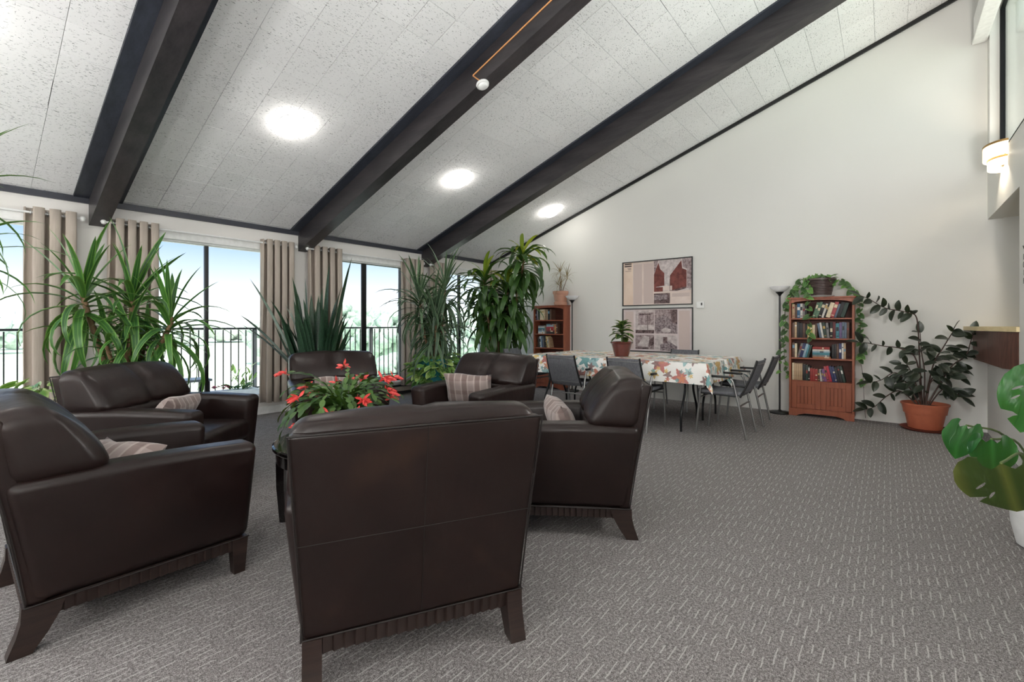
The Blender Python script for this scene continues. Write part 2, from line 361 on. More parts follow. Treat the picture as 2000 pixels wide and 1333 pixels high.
# ---------------------------------------------------------------- leaves (meshes along +x, up +z; objects are turned and scaled copies)
def blade(name, mat, L, W, e0, droop, seg=8, fold=.35, shape='sword', wave=0, twist=0):
    """a ribbon leaf: starts at elevation e0, bends down by droop over its length"""
    b = MB(); vs_, uvs = [], []; x = z = 0.; ds = L/seg
    for i in range(seg+1):
        t = i/seg; e = e0-droop*t**1.5
        if i: x += ds*cos(e); z += ds*sin(e)
        if shape == 'sword': w = W*min(1, .45+t*3)*(1-t**2.6)**.8
        elif shape == 'strap': w = W*(.35+.65*sin(min(1, t*1.6+.12)*pi/2))*(1-t**4)**.7
        else: w = W*max(0, sin(pi*min(1, .04+t*.96)))**.75
        w = max(w, .0006); n = Vector((-sin(e), 0, cos(e))); tw = twist*t
        for k in (-1, 0, 1):
            s_ = Vector((0, cos(tw), 0))+n*sin(tw)
            vs_.append(Vector((x, 0, z))+s_*(k*w/2)+n*(abs(k)*w/2*fold+wave*w*sin(t*19+k)*abs(k))); uvs.append((.5+k*.5, t))
    fs = []
    for i in range(seg):
        for k in (0, 1): fs.append((3*i+k, 3*i+k+1, 3*i+k+4, 3*i+k+3))
    b.add(vs_, fs, uvs=uvs); return b.mesh(name, mat, 80)
def oval(name, mat, L, W, tip=.12, droop=.5, heart=False, fold=.25, seg=7):
    b = MB(); vs_, uvs = [], []; x = z = 0.
    for i in range(seg+1):
        t = i/seg; e = .15-droop*t
        if i: x += L/seg*cos(e); z += L/seg*sin(e)
        w = W*(sin(pi*(t*.93+.05)**(.62 if heart else .85)))**.8 if t < .94 else W*tip*.3
        if i == seg: w = .001
        back = -.16*L*(1-t)**2 if heart else 0
        n = Vector((-sin(e), 0, cos(e)))
        for k in (-1, -.5, 0, .5, 1):
            vs_.append(Vector((x+back*abs(k)**2*2*(t < .3), k*w/2, z))+n*(abs(k)*w/2*fold)); uvs.append((.5+k*.5, t))
    fs = [(5*i+k, 5*i+k+1, 5*i+k+6, 5*i+k+5) for i in range(seg) for k in range(4)]
    b.add(vs_, fs, uvs=uvs); return b.mesh(name, mat, 80)
def orient(loc, d, up=(0, 0, 1), roll=0, s=1):
    x = Vector(d).normalized(); u = Vector(up); y = u.cross(x)
    if y.length < 1e-4: y = Vector((0, 1, 0)).cross(x)
    y.normalize(); z = x.cross(y)
    m = Matrix((x, y, z)).transposed().to_4x4()
    return Matrix.Translation(loc) @ m @ Matrix.Rotation(roll, 4, 'X') @ Matrix.Diagonal((s, s, s, 1))
def spin(loc, az, s=1, tilt=0, roll=0):
    return Matrix.Translation(loc) @ Matrix.Rotation(az, 4, 'Z') @ Matrix.Rotation(tilt, 4, 'Y') @ Matrix.Rotation(roll, 4, 'X') @ Matrix.Diagonal((s, s, s, 1))
def pot(parent, prof, mat, name='pot', soil=None, n=28, loc=(0, 0, 0), sy=1):
    b = MB(); b.lathe(prof, n, sy=sy); o = b.build(name, mat, parent, 30, loc)
    if soil: put(MB().lathe([(0, soil[1]), (soil[0], soil[1]-.004), (soil[0], soil[1]-.03), (0, soil[1]-.03)], n, sy=sy).mesh('soil', M['soil']), 'soil', parent, loc)
    return o
def pot_prof(rt, rb, h, rim=.02, rimh=.05, th=.012):
    return [(rb*.98, 0), (rb, .004), (rt-rim, h-rimh), (rt, h-rimh+.004), (rt, h-.004), (rt-.004, h), (rt-th, h), (rt-th-.004, h-.01), (rt-rim-th, h-rimh), (rt-rim-th, h-rimh-.05)]
# ---------------------------------------------------------------- the room
XG, YW, YR, XL = 7.28, 6.48, -.86, -3.4
TN = .342; ZC0 = 2.525
def zc(y): return ZC0+TN*(YW-y)
SL = math.atan(TN)
def struct(o, label): return tag(o, label, kind='structure')
fl = MB(); fl.box(((XG+XL)/2, (YW+YR-1.9)/2, -.05), (XG-XL+.3, YW-YR+2.1, .1))
struct(fl.build('floor', M['carpet']), 'grey loop-pile carpet with short pale dashes')
# gable wall (runs on past the right wall into the serving recess)
g = MB(); g.prism([(-2.75, 0), (YW+.14, 0), (YW+.14, zc(YW+.14)+.05), (YR, zc(YR)+.05), (-2.75, zc(YR)+.05)], XG, XG+.14, 'x')
struct(g.build('wall_back', M['wall']), 'tall off-white gable wall behind the tables and bookcases')
g = MB(); g.prism([(YR-.14, 0), (YW+.14, 0), (YW+.14, zc(YW+.14)+.05), (YR-.14, zc(YR)+.1)], XL-.14, XL, 'x')
struct(g.build('wall_rear', M['wall']), 'off-white end wall opposite the gable wall')
# window wall
OPEN = [(-2.96, -1.64), (-.76, .56), (1.44, 2.76), (3.64, 4.96), (5.72, 6.98)]
ZS, ZT = .24, 2.20
w = MB(); w.box(((XG+XL)/2, YW+.07, (ZT+2.60)/2), (XG-XL, .14, 2.60-ZT)); w.box(((XG+XL)/2, YW+.07, ZS/2), (XG-XL, .14, ZS))
ed = [XL]+[q for o in OPEN for q in o]+[XG]
for i in range(0, len(ed), 2): w.box(((ed[i]+ed[i+1])/2, YW+.07, (ZS+ZT)/2), (ed[i+1]-ed[i], .14, ZT-ZS))
struct(w.build('wall_left', M['wallw']), 'white window wall with piers between the tall windows')
# right wall: counter opening below, clerestory above
r = MB(); yc = YR-.06; T = .12
r.box(((5.69+XL)/2, yc, 1.44), (5.69-XL, T, 2.88)); r.box(((5.69+XG)/2, yc, .565), (XG-5.69, T, 1.13)); r.box(((5.69+XG)/2, yc, (2.362+2.88)/2), (XG-5.69, T, 2.88-2.362))
r.box(((XG+XL)/2, yc, (4.62+5.15)/2), (XG-XL, T, .53)); r.box(((7.15+XG)/2, yc, 3.75), (XG-7.15, T, 1.74))
for x in (-3.2, -.05, 3.15): r.box((x, yc, 3.75), (.4, T, 1.74))
struct(r.build('wall_right', M['wall']), 'off-white side wall with sconce, serving opening and clerestory window')
rc = MB(); rc.box((6.5, -1.85, 2.41), (1.8, 1.86, .08)); rc.box((6.5, -2.75, 1.3), (1.8, .1, 2.6)); rc.box((5.6, -1.85, 1.3), (.1, 1.86, 2.6))
struct(rc.build('wall_recess', M['wall']), 'soffit and walls of the serving recess behind the counter')
# lettering on the wall beside the opening (the frame cuts it off after a few characters)
wr = bpy.data.objects['wall_right']
for k, (s_, x0, z) in enumerate((('LO', 5.545, 1.73), ('CLO', 5.552, 1.665), ('FI', 5.53, 1.60), ('FO', 5.545, 1.533))):
    fc = bpy.data.curves.new('lettering', 'FONT'); fc.body = s_; fc.size = .066; fc.extrude = .001; fc.materials.append(M['black'])
    o = bpy.data.objects.new('lettering', fc); COL.objects.link(o); o.parent = wr; o.location = (x0, YR+.001, z); o.rotation_euler = (pi/2, 0, pi)
o = MB().tube([(5.53, YR+.004, 1.84), (5.47, YR+.004, 1.80)], .004, 5).build('pen_mark', M['black'], wr)
# roof slab, high eave lengthened unseen to block the sun, balcony, lawn
rf = MB(); rf.prism([(YW+.2, zc(YW+.2)+.03), (YW+.2, zc(YW+.2)+.2), (-2.6, zc(-2.6)+.2), (-2.6, zc(-2.6)+.03)], XL-.3, XG+.3, 'x')
struct(rf.build('roof', M['gap']), 'sloping roof deck above the ceiling tiles, eave lengthened to block sun')

# ceiling tiles: beams split the ceiling into bays six tiles wide
BEAMS = [-3.4, -1.2, 1.0, 3.21, 5.44]
def cam_area(c):
    v = Vector(c)-Vector((0, 0, EYE)); d = v.x*sin(YAW)+v.y*cos(YAW); l = v.x*cos(YAW)-v.y*sin(YAW)
    if d < .3: return 0
    px = 1000+897.8*l/d; py = 634.2-897.8*v.z/d
    return 1/(d*d*d)*(abs(v.z*cos(SL)+v.y*sin(SL))+.3) if -60 < px < 2060 and -60 < py < 700 else 0
slots = []
PY = .30
for i, b in enumerate(BEAMS):
    x0 = b+.195; x1 = (BEAMS[i+1]-.195) if i+1 < len(BEAMS) else XG
    n = 6; p = (x1-x0)/n if i+1 < len(BEAMS) else .3035
    for k in range(n):
        wx = min(p, x1-(x0+k*p))
        if wx < .05: continue
        y = 6.42
        slots.append((x0+k*p+wx/2, 6.45, wx, .06))
        while y > YR:
            hy = min(PY, y-YR)
            if hy > .05: slots.append((x0+k*p+wx/2, y-hy/2, wx, hy))
            y -= PY
slots = [(cam_area((x, y, zc(y))), x, y, a, h) for x, y, a, h in slots]; slots.sort(key=lambda q: -q[0])
cb = MB(); cb.prism([(YW, zc(YW)+.012), (YW, zc(YW)+.03), (YR-.12, zc(YR-.12)+.03), (YR-.12, zc(YR-.12)+.012)], XL, XG, 'x')
ceil = struct(cb.build('ceiling', M['gap']), 'sloping white ceiling of square fissured acoustic tiles')
tm = {}
rest = MB()
for n_, (a_, x, y, wx, hy) in enumerate(slots):
    gap = .0026 if rnd.random() < .94 else .007
    dz = rnd.uniform(-.0006, .0006); key = (round(wx, 3), round(hy, 3), gap)
    L_ = hy/cos(SL)
    mt = Matrix.Translation((x, y, zc(y)+.006+dz)) @ Matrix.Rotation(-SL, 4, 'X')
    if n_ < 299 and a_ > 0:
        if key not in tm: tm[key] = MB().box((0, 0, 0), (wx-gap, L_-gap, .016), .0012).mesh('ceiling_tile', M['tile'])
        put(tm[key], 'ceiling_tile', ceil, mat4=mt)
    else: rest.box((0, 0, 0), (wx-gap, L_-gap, .016), 0, xf=mt)
tag(rest.build('ceiling_tiles', M['tile'], ceil), kind='stuff')
BN = ['dark ceiling beam left of the big yucca window, nearest the left edge', 'dark ceiling beam between the left domes, with orange conduit along it', 'dark ceiling beam nearest the gable wall']
for i, b in enumerate(BEAMS):
    q = MB(); q.prism([(YW, zc(YW)-.005), (YW, zc(YW)-.285), (YR, zc(YR)-.285), (YR, zc(YR)-.005)], b-.075, b+.075, 'x')
    o = struct(q.build('ceiling_beam', M['beam']), BN[i-2] if i >= 2 else 'dark ceiling beam towards the end wall, %s of two' % ORD[i])
    q = MB(); q.prism([(YW, zc(YW)+.004), (YW, zc(YW)-.022), (YR, zc(YR)-.022), (YR, zc(YR)+.004)], b-.195, b+.195, 'x')
    q.build('ceiling_board', M['board'], o)
q = MB(); q.box(((XG+XL)/2, YW-.015, 2.492), (XG-XL, .03, .062)); struct(q.build('trim_1', M['trim']), 'dark trim strip where window wall meets ceiling')
q = MB(); q.prism([(YW, zc(YW)+.004), (YW, zc(YW)-.05), (YR, zc(YR)-.05), (YR, zc(YR)+.004)], XG-.03, XG, 'x'); struct(q.build('trim_2', M['black']), 'dark sloping trim strip where gable wall meets ceiling')
q = MB(); q.box(((XG+XL)/2, YW-.01, .05), (XG-XL, .02, .1), .004); struct(q.build('baseboard_left', M['white']), 'white baseboard under the windows')

# windows
def window(n, x0, x1, label, kind):
    c = (x0+x1)/2; wo = thing('window_%d' % n, label, None, (c, YW+.06, ZS), kind='structure'); W_, H_ = x1-x0, ZT-ZS
    dk = M['blackmetal']; outer = M['white'] if kind != 'slider' else dk
    f = MB(); t = .03
    for sx in (-1, 1): f.box((sx*(W_/2-t/2), 0, H_/2), (t, .06, H_), .003)
    f.box((0, 0, H_-t/2), (W_-2*t, .06, t), .003); f.box((0, 0, t/2), (W_-2*t, .06, t), .003)
    f.build('frame', outer, wo)
    if kind == 'slider':
        m_ = MB(); m_.box((-.10, -.012, H_/2), (.045, .03, H_-2*t), .003); m_.build('mullion', dk, wo)
        m_ = MB(); m_.box((-.045, .015, H_/2), (.05, .03, H_-2*t), .003); m_.build('mullion', dk, wo); xm = -.07
    else:
        xm = -.085 if n == 3 else 0.0
        m_ = MB(); m_.box((xm, 0, H_/2), (.042, .05, H_-2*t), .003); m_.build('mullion', dk, wo)
    for a, b in ((-W_/2+t, xm-.02), (xm+.02, W_/2-t)):
        p = MB(); p.box(((a+b)/2, .005, H_/2), (b-a, .006, H_-2*t)); p.build('pane', M['glass'], wo)
    v = MB(); v.box((0, -.085, H_+.035), (W_+.1, .07, .085), .008); v.box((0, -.07, H_-.015), (W_+.06, .012, .02), .003); v.build('roller_shade', M['white'], wo)
    s_ = MB(); s_.box((0, -.05, -.012), (W_+.04, .1, .03), .005); s_.build('window_sill', M['white'], wo)
    return wo
WL = ['tall window nearest the end wall', 'tall window at the left edge behind the hanging fronds', 'tall window behind the big yucca with a thin black mullion',
      'black framed sliding window behind the snake plant', 'tall window behind the corn plant near the gable corner']
for i, (a, b) in enumerate(OPEN): window(i+1, a, b, WL[i], 'slider' if i == 3 else 'fixed')
# clerestory windows in the right wall
for n, (a, b) in enumerate(((3.35, 7.15), (.15, 2.95), (-3.0, -.25))):
    wo = thing('window_%d' % (6+n), ['clerestory window above the serving opening and sconce', 'middle clerestory window high in the right wall', 'clerestory window nearest the end wall'][n], None, ((a+b)/2, YR-.095, 2.88), kind='structure')
    f = MB(); W_ = b-a; H_ = 1.74
    for sx in (-1, 1): f.box((sx*(W_/2-.015), 0, H_/2), (.03, .04, H_), .002)
    f.box((0, 0, H_-.02), (W_-.06, .04, .04), .002); f.build('frame', M['blackmetal'], wo)
    q = MB(); q.box((0, .03, -.008), (W_, .13, .02), .003); q.build('window_sill', M['white'], wo)
    p = MB(); p.box((0, -.005, H_/2-.01), (W_-.06, .006, H_-.04)); p.build('pane', M['glass'], wo)
    v = MB(); v.box((.03 if n == 0 else 0, .155, 1.60), (W_+.12, .11, .30), .01); v.box((.03 if n == 0 else 0, .17, 1.46), (W_+.12, .11, .03), .006); v.build('roller_shade', M['white'], wo)

# balcony, railing, lawn
q = MB(); q.box((2.0, 7.45, -.12), (13, 1.68, .14)); struct(q.build('terrace_slab', plain('pale_concrete', (214, 214, 210), .9, scale=8)), 'pale balcony slab outside the windows')
rl = thing('balcony_railing', 'black metal balcony railing of thin upright bars outside the windows', 'railing', (0, 8.1, -.05))
q = MB(); q.box((2.0, 0, 1.185), (12.4, .045, .03), .004); q.build('top_rail', M['blackmetal'], rl)
q = MB(); q.box((2.0, 0, .21), (12.4, .03, .022), .003); q.build('bottom_rail', M['blackmetal'], rl)
bar = MB().box((0, 0, .69), (.014, .014, .95)).mesh('bar', M['blackmetal'])
x = -1.36
while x < 8.1: put(bar, 'bar', rl, (x, 0, 0)); x += .1105
for x in (-1.2, 1.0, 3.21, 5.44, 7.6): q = MB(); q.box((x, .06, .6), (.07, .06, 1.2), .005); q.build('post', M['grey_steel'], rl)
# ---------------------------------------------------------------- outdoors: lawn and trees below the balcony, haze painted into their colours
def lawn():
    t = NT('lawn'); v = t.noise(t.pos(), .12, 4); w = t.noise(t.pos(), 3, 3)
    t.bsdf(t.ramp(t.math('ADD', t.math('MULTIPLY', v, .7), t.math('MULTIPLY', w, .3)), [(.35, srgb(214, 228, 206)), (.65, srgb(230, 240, 222))]), .95, 0, .1); return t.m  # haze and overexposure are painted into the pale grass
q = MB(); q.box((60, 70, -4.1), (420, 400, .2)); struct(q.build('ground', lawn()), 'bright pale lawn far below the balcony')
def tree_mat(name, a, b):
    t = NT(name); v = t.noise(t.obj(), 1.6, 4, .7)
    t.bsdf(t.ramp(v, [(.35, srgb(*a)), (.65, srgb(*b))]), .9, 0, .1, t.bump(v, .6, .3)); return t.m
TM = [tree_mat('haze_tinted_green_tree', (138, 160, 146), (188, 204, 192)), tree_mat('haze_tinted_pale_tree', (172, 188, 178), (204, 216, 208)), tree_mat('haze_tinted_bare_tree', (188, 192, 192), (212, 216, 214))]  # pale foliage and bark colours stand in for distance haze
TB = plain('haze_tinted_bark', (186, 182, 178), .9)
def crown(seed, w, h, n=90):
    R_ = random.Random(seed); b = MB()
    for k in range(n):
        u = R_.uniform(-1, 1); a = R_.uniform(0, 2*pi); rr = R_.uniform(.55, 1)
        c = Vector((w/2*rr*sqrt(1-u*u)*cos(a), w/2*rr*sqrt(1-u*u)*sin(a), h*.62+h*.38*rr*u)); s = R_.uniform(.10, .19)*w
        m = Matrix.Translation(c) @ Euler((R_.uniform(0, 6), R_.uniform(0, 6), 0)).to_matrix().to_4x4()
        vs_ = []
        for i, (t1, nn) in enumerate(((0, 1), (.9, 6), (1.7, 7), (2.5, 5), (pi, 1))):
            for j in range(nn): q = s*R_.uniform(.65, 1.25); vs_.append((q*sin(t1)*cos(2*pi*j/nn), q*sin(t1)*sin(2*pi*j/nn), q*.7*cos(t1)))
        fs = []; o = 0; ring = [[0], list(range(1, 7)), list(range(7, 14)), list(range(14, 19)), [19]]
        for A_, B_ in zip(ring, ring[1:]):
            na, nb = len(A_), len(B_); i = j = 0
            while i < na or j < nb:
                if j >= nb or (i < na and (i+1)/na <= (j+1)/nb and na > 1): fs.append((A_[i % na], B_[j % nb], A_[(i+1) % na])); i += 1
                else: fs.append((A_[i % na], B_[j % nb], B_[(j+1) % nb])); j += 1
                if na == 1 and j >= nb: break
                if nb == 1 and i >= na: break
        fs = [f for f in fs if len(set(f)) == 3]
        b.add(vs_, fs, xf=m)
    return b
def at(px, D): l = (px-1000)/897.8*D; return (D*sin(YAW)+l*cos(YAW), D*cos(YAW)-l*sin(YAW))
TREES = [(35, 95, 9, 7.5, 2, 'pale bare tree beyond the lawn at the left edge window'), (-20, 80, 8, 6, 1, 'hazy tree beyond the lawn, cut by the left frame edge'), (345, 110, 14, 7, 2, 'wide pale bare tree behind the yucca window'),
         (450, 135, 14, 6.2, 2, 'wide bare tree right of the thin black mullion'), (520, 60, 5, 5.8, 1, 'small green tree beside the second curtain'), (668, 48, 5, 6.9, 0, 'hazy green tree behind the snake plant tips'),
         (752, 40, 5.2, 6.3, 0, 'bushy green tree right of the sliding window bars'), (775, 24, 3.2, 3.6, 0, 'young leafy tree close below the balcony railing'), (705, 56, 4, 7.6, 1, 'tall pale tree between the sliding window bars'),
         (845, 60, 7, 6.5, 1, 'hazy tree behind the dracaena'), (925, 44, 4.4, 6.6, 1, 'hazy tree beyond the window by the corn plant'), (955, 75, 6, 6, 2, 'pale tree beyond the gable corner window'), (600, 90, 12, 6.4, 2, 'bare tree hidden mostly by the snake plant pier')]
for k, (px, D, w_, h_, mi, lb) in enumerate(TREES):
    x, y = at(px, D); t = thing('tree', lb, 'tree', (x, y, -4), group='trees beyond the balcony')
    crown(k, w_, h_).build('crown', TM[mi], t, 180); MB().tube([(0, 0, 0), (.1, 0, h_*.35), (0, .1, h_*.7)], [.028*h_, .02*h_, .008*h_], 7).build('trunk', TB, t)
# balcony furniture
bt = thing('balcony_bench', 'low grey metal bench on the balcony behind the yucca', 'bench', (1.75, 7.55, -.05))
q = MB(); q.box((0, 0, .47), (1.2, .36, .035), .006); q.build('seat', M['grey_steel'], bt)
for sx in (-.55, .55):
    for sy in (-.14, .14): q = MB(); q.box((sx, sy, .226), (.05, .05, .452), .004); q.build('leg', M['blackmetal'], bt)
pl = thing('planter_box', 'balcony planter of red and green seedlings behind the left sofa chair arm', 'planter', (2.72, 7.62, -.05))
q = MB(); q.box((0, 0, .14), (.62, .24, .26), .01); q.build('trough', M['white'], pl)
lf = blade('leaf', M['pale'], .13, .03, 1.1, .6, 5); lg = blade('leaf', M['pothosd'], .12, .05, .9, 1, 5, shape='oval'); fl_ = oval('bloom', plain('plum_petal', (150, 60, 80), .6), .06, .05)
R_ = random.Random(5)
for k in range(40):
    p = (R_.uniform(-.05, .28), R_.uniform(-.09, .09), .27+R_.uniform(0, .30)*(k % 2)); put(lf if k % 2 else lg, 'leaf', pl, mat4=spin(p, R_.uniform(0, 6.3), R_.uniform(.8, 1.5), 0, R_.uniform(-.5, .5)))
for k in range(16): put(fl_, 'bloom', pl, mat4=spin((R_.uniform(-.3, -.08), R_.uniform(-.1, .1), .29+R_.uniform(0, .05)), R_.uniform(0, 6.3), 1.1, R_.uniform(-.8, 0)))
for k in range(7): p = Vector((R_.uniform(0, .25), R_.uniform(-.05, .05), .25)); MB().tube([p, p+Vector((R_.uniform(-.04, .04), 0, R_.uniform(.2, .36)))], .003, 5).build('stem', M['gstem'], pl)
# ---------------------------------------------------------------- leather armchairs
def yb(z): return -.375-.115*max(0, (z-.17)/.695)**1.15           # rear face of the chair leans back
def flare(z): return .05*max(0, min(1, (z-.17)/.47))**.8
def make_armchair():
    root = thing('leather_armchair', '', 'armchair', (0, 0, 0))
    L = M['leather']
    for s in (-1, 1):
        def fn(v, s=s):
            t = (v.z-.17)/.47; f = (v.y+.40)/.8
            x = v.x+flare(v.z)*(.35+.65*((v.x-.25)/.14)); x += .012*sin(pi*max(0, min(1, f)))*t
            y0 = yb(v.z)+.012; y1 = .375+.03*t
            y = y0+(y1-y0)*f; z = v.z-.012*f*f*t+.010*sin(pi*f)*t
            return Vector((s*x, y, z))
        a = MB(); a.box((.32, 0, .405), (.14, .80, .47), .042, 0, n=3, div=(2, 7, 6), fn=fn); a.build('arm', L, root, 60)
    def fb(v):
        z = v.z; k = .385+.04*max(0, (z-.17)/.695)
        return Vector((v.x/.385*k, yb(z)+.03+v.y, z))
    b = MB(); b.box((0, 0, .518), (.77, .06, .695), .014, 0, n=2, div=(10, 1, 10), fn=fb); b.build('back_panel', L, root, 50)
    def fc(v):
        t = (v.z-.62)/.27; f = (v.y+.15)/.30
        y0 = yb(v.z)+.022; y1 = -.135-.16*max(0, t)**1.3
        pin = .014*math.exp(-(v.x/.03)**2); ed = (abs(v.x)/.43)
        y = y0+(y1-y0)*f-pin*f*2+.03*sin(pi*max(0, min(1, t)))*f*(1-ed**4)
        z = v.z+(.026*(1-(2*f-1)**2)*t if t > 0 else 0)-pin*.6*max(0, t)-.016*ed**6*max(0, t)
        z += .006*sin(9*v.x+3*f)*t; y += .006*sin(23*v.x)*max(0, 1-t*1.6)*f
        return Vector((v.x*(1+.02*(1-t)), y, z))
    b = MB(); b.box((0, 0, .755), (.85, .30, .27), .06, 0, n=4, div=(14, 3, 5), fn=fc); b.build('back_cushion', L, root, 70)
    b = MB(); b.box((0, -.235, .53), (.56, .20, .24), .05, 0, n=2, div=(4, 1, 2)); b.build('lumbar_cushion', L, root, 60)
    b = MB(); b.box((0, .005, .235), (.52, .70, .13), .012, 0); b.build('seat_base', L, root)
    def fs(v):
        return Vector((v.x, v.y, v.z+(.022*cos(v.x*5)*cos((v.y-.1)*3.2) if v.z > .37 else 0)))
    b = MB(); b.box((0, .12, .375), (.555, .56, .15), .045, 0, n=3, div=(6, 6, 1), fn=fs); b.build('seat_cushion', L, root, 60)
    p = MB()
    zt = .862; yy = yb(zt)-.001
    p.tube([(-.428, yy+.004, zt), (0, yy-.002, zt+.004), (.428, yy+.004, zt)], .0035, 5)
    for s in (-1, 1): p.tube([(s*(.385+.04*(z-.17)/.695), yb(z)-.0005, z) for z in (.175, .4, .6, .86)], .0035, 5)
    p.tube([(-.40, yb(.5)-.0005, .50), (.40, yb(.5)-.0005, .50)], .0018, 5)
    p.tube([(0, yb(z)-.0005, z) for z in (.18, .5, .86)], .0014, 5)
    p.tube([(-.388, yb(.172)-.001, .172), (.388, yb(.172)-.001, .172)], .004, 5)
    for s in (-1, 1): p.tube([(s*.391, -.38, .172), (s*.391, .374, .172)], .004, 5)
    p.build('piping', M['seam'], root)
    k = MB()
    def strip(a, bb, nrm, N):
        a, bb, nrm = Vector(a), Vector(bb), Vector(nrm); vs_ = []
        for i in range(N+1):
            for o_ in ((0, .010) if i < N else (0,)):
                q = a+(bb-a)*((i+(.12 if o_ else 0))/N)+nrm*o_
                vs_ += [q+Vector((0, 0, .172)), q+Vector((0, 0, .116))+nrm*-.004]
        n = len(vs_)//2; k.add(vs_, [(2*i, 2*i+1, 2*i+3, 2*i+2) for i in range(n-1)])
    strip((-.33, -.372, 0), (.33, -.372, 0), (0, -1, 0), 19); strip((.30, .362, 0), (-.30, .362, 0), (0, 1, 0), 17)
    for s in (-1, 1): strip((s*.378, s*-.31 if s > 0 else .32, 0), (s*.378, s*.32 if s > 0 else -.31, 0), (s, 0, 0), 19)
    k.box((0, 0, .146), (.74, .72, .05), .004); k.build('pleated_skirt', M['pleat'], root, 25)
    for s in (-1, 1):
        q = MB(); q.prism([(-.268, .172), (-.286, .12), (-.318, .06), (-.352, .012), (-.358, 0), (-.424, 0), (-.418, .02), (-.400, .07), (-.388, .12), (-.386, .172)], s*.328, s*.388, 'x'); q.build('leg', M['legw'], root)
        q = MB(); q.add([(s*(.352+a*w), .338+b_*w, z) for z, w in ((.172, .034), (0, .024)) for a, b_ in ((-1, -1), (1, -1), (1, 1), (-1, 1))], [(0, 1, 2, 3), (4, 5, 6, 7), (0, 1, 5, 4), (1, 2, 6, 5), (2, 3, 7, 6), (3, 0, 4, 7)]); q.build('leg', M['legw'], root)
    return root
proto = make_armchair()
ARM = [((1.24, 1.62), (.464, .885), 'dark brown leather armchair in the foreground with its plain back to the viewer'),
       ((.55, 2.80), (1, .0), 'dark leather armchair cut by the left frame edge, side on, facing right'),
       ((1.047, 4.05), (.65, -.76), 'dark leather armchair in front of the big yucca, with wrinkled backrest and pillow'),
       ((2.47, 4.27), (-.37, -.93), 'dark leather armchair behind the red flowering cactus, in front of snake plant'),
       ((3.12, 3.02), (-1, -.06), 'dark leather armchair beside the long table, plaid pillow against its brown-lit back'),
       ((2.505, 1.638), (-.561, .828), 'dark leather armchair side on facing left, nearest the tablecloth and open carpet')]
CH = []
for i, ((x, y), (fx, fy), lb) in enumerate(ARM):
    o = proto if i == 0 else copy_tree(proto)
    o.location = (x, y, 0); o.rotation_euler = (0, 0, atan2(-fx, fy)); tag(o, lb, 'armchair', 'leather armchairs around the coffee table'); CH.append(o)
def pillow_mesh(w, h, th, n=12):
    b = MB(); vs_ = []; 
    for s in (1, -1):
        for i in range(n+1):
            for j in range(n+1):
                u = -1+2*i/n; v = -1+2*j/n; e = max(0, (1-u**4)*(1-v**4))
                vs_.append((w/2*u*(1-.07*(1-v*v)), s*th/2*e**.55, h/2*v*(1-.08*(1-u*u))+.012*sin(3*u)))
    N = (n+1)**2; fs = []
    for q in (0, N):
        for i in range(n):
            for j in range(n): a = q+i*(n+1)+j; fs.append((a, a+1, a+n+2, a+n+1))
    b.add(vs_, fs); return b.mesh('throw_pillow', M['plaid'], 70)
pm = pillow_mesh(.46, .34, .15)
for ci, lx, ly, lz, tilt, yaw_, lb in ((2, .06, .02, .545, -.62, .12, 'plaid throw pillow leaning in the armchair in front of the yucca'), (4, .06, -.01, .585, -.45, .5, 'striped plaid throw pillow in the armchair beside the long table'),
                                  (1, .05, -.10, .525, -.8, .3, 'plaid throw pillow in the armchair at the left frame edge'), (5, .0, -.01, .555, -.35, .2, 'plaid throw pillow showing over the arm of the side-on armchair at right'),
                                  (3, .0, -.02, .535, -.5, 0, 'plaid throw pillow behind the red flowering cactus')):
    c = CH[ci]; mw = Matrix.Translation(c.location) @ c.rotation_euler.to_matrix().to_4x4() @ Matrix.Translation((lx, ly, lz)) @ Euler((tilt, 0, yaw_)).to_matrix().to_4x4()
    o = put(pm, 'throw_pillow', None, mat4=mw); tag(o, lb, 'pillow', 'plaid pillows in the armchairs')
# ---------------------------------------------------------------- coffee table
CT = (1.67, 2.63)
ct = thing('coffee_table', 'round black coffee table with glass inset between the armchairs', 'table', (CT[0], CT[1], 0))
q = MB(); q.lathe([(.385, .462), (.385, .48), (.388, .484), (.49, .484), (.5, .478), (.5, .462), (.494, .455), (.385, .455)], 64); q.build('rim', M['rim'], ct, 30)
q = MB(); q.lathe([(0, .478), (.386, .478), (.386, .466), (0, .466)], 64); q.build('glass_top', M['tint'], ct, 30)
q = MB(); q.lathe([(.44, .452), (.482, .452), (.48, .385), (.44, .385), (.44, .452)], 64); q.build('apron', M['rim'], ct, 30)
for k in range(4):
    a = 2.62+k*pi/2; q = MB(); q.tube([(.452*cos(a), .452*sin(a), .40), (.452*cos(a), .452*sin(a), .22), (.44*cos(a), .44*sin(a), 0)], [.034, .031, .024], 4); q.build('leg', M['rim'], ct)
# ---------------------------------------------------------------- long tables and cloths
TZ = .775
def folding_table(x0, x1, y0, y1, lb):
    t = thing('folding_table', lb, 'table', ((x0+x1)/2, (y0+y1)/2, 0), group='folding tables set side by side'); W_, L_ = x1-x0, y1-y0
    q = MB(); q.box((0, 0, TZ-.02), (W_, L_, .036), .01); q.build('tabletop', M['tabletop'], t)
    for s in (-1, 1):
        yy = s*(L_/2-.29)
        for d in (-1, 1):
            q = MB(); q.tube(spline([(d*.14, yy, TZ-.04), (d*.14, yy, .52), (d*.15, yy, .42), (d*.25, yy, .24), (d*.275, yy, .15), (d*.275, yy, 0)], 4), .0135, 8); q.build('leg', M['blackmetal'], t)
        q = MB(); q.tube([(-.14, yy, .60), (.14, yy, .60)], .009, 6); q.tube([(-.32, yy, TZ-.045), (.32, yy, TZ-.045)], .011, 6); q.build('crossbar', M['blackmetal'], t)
    return t
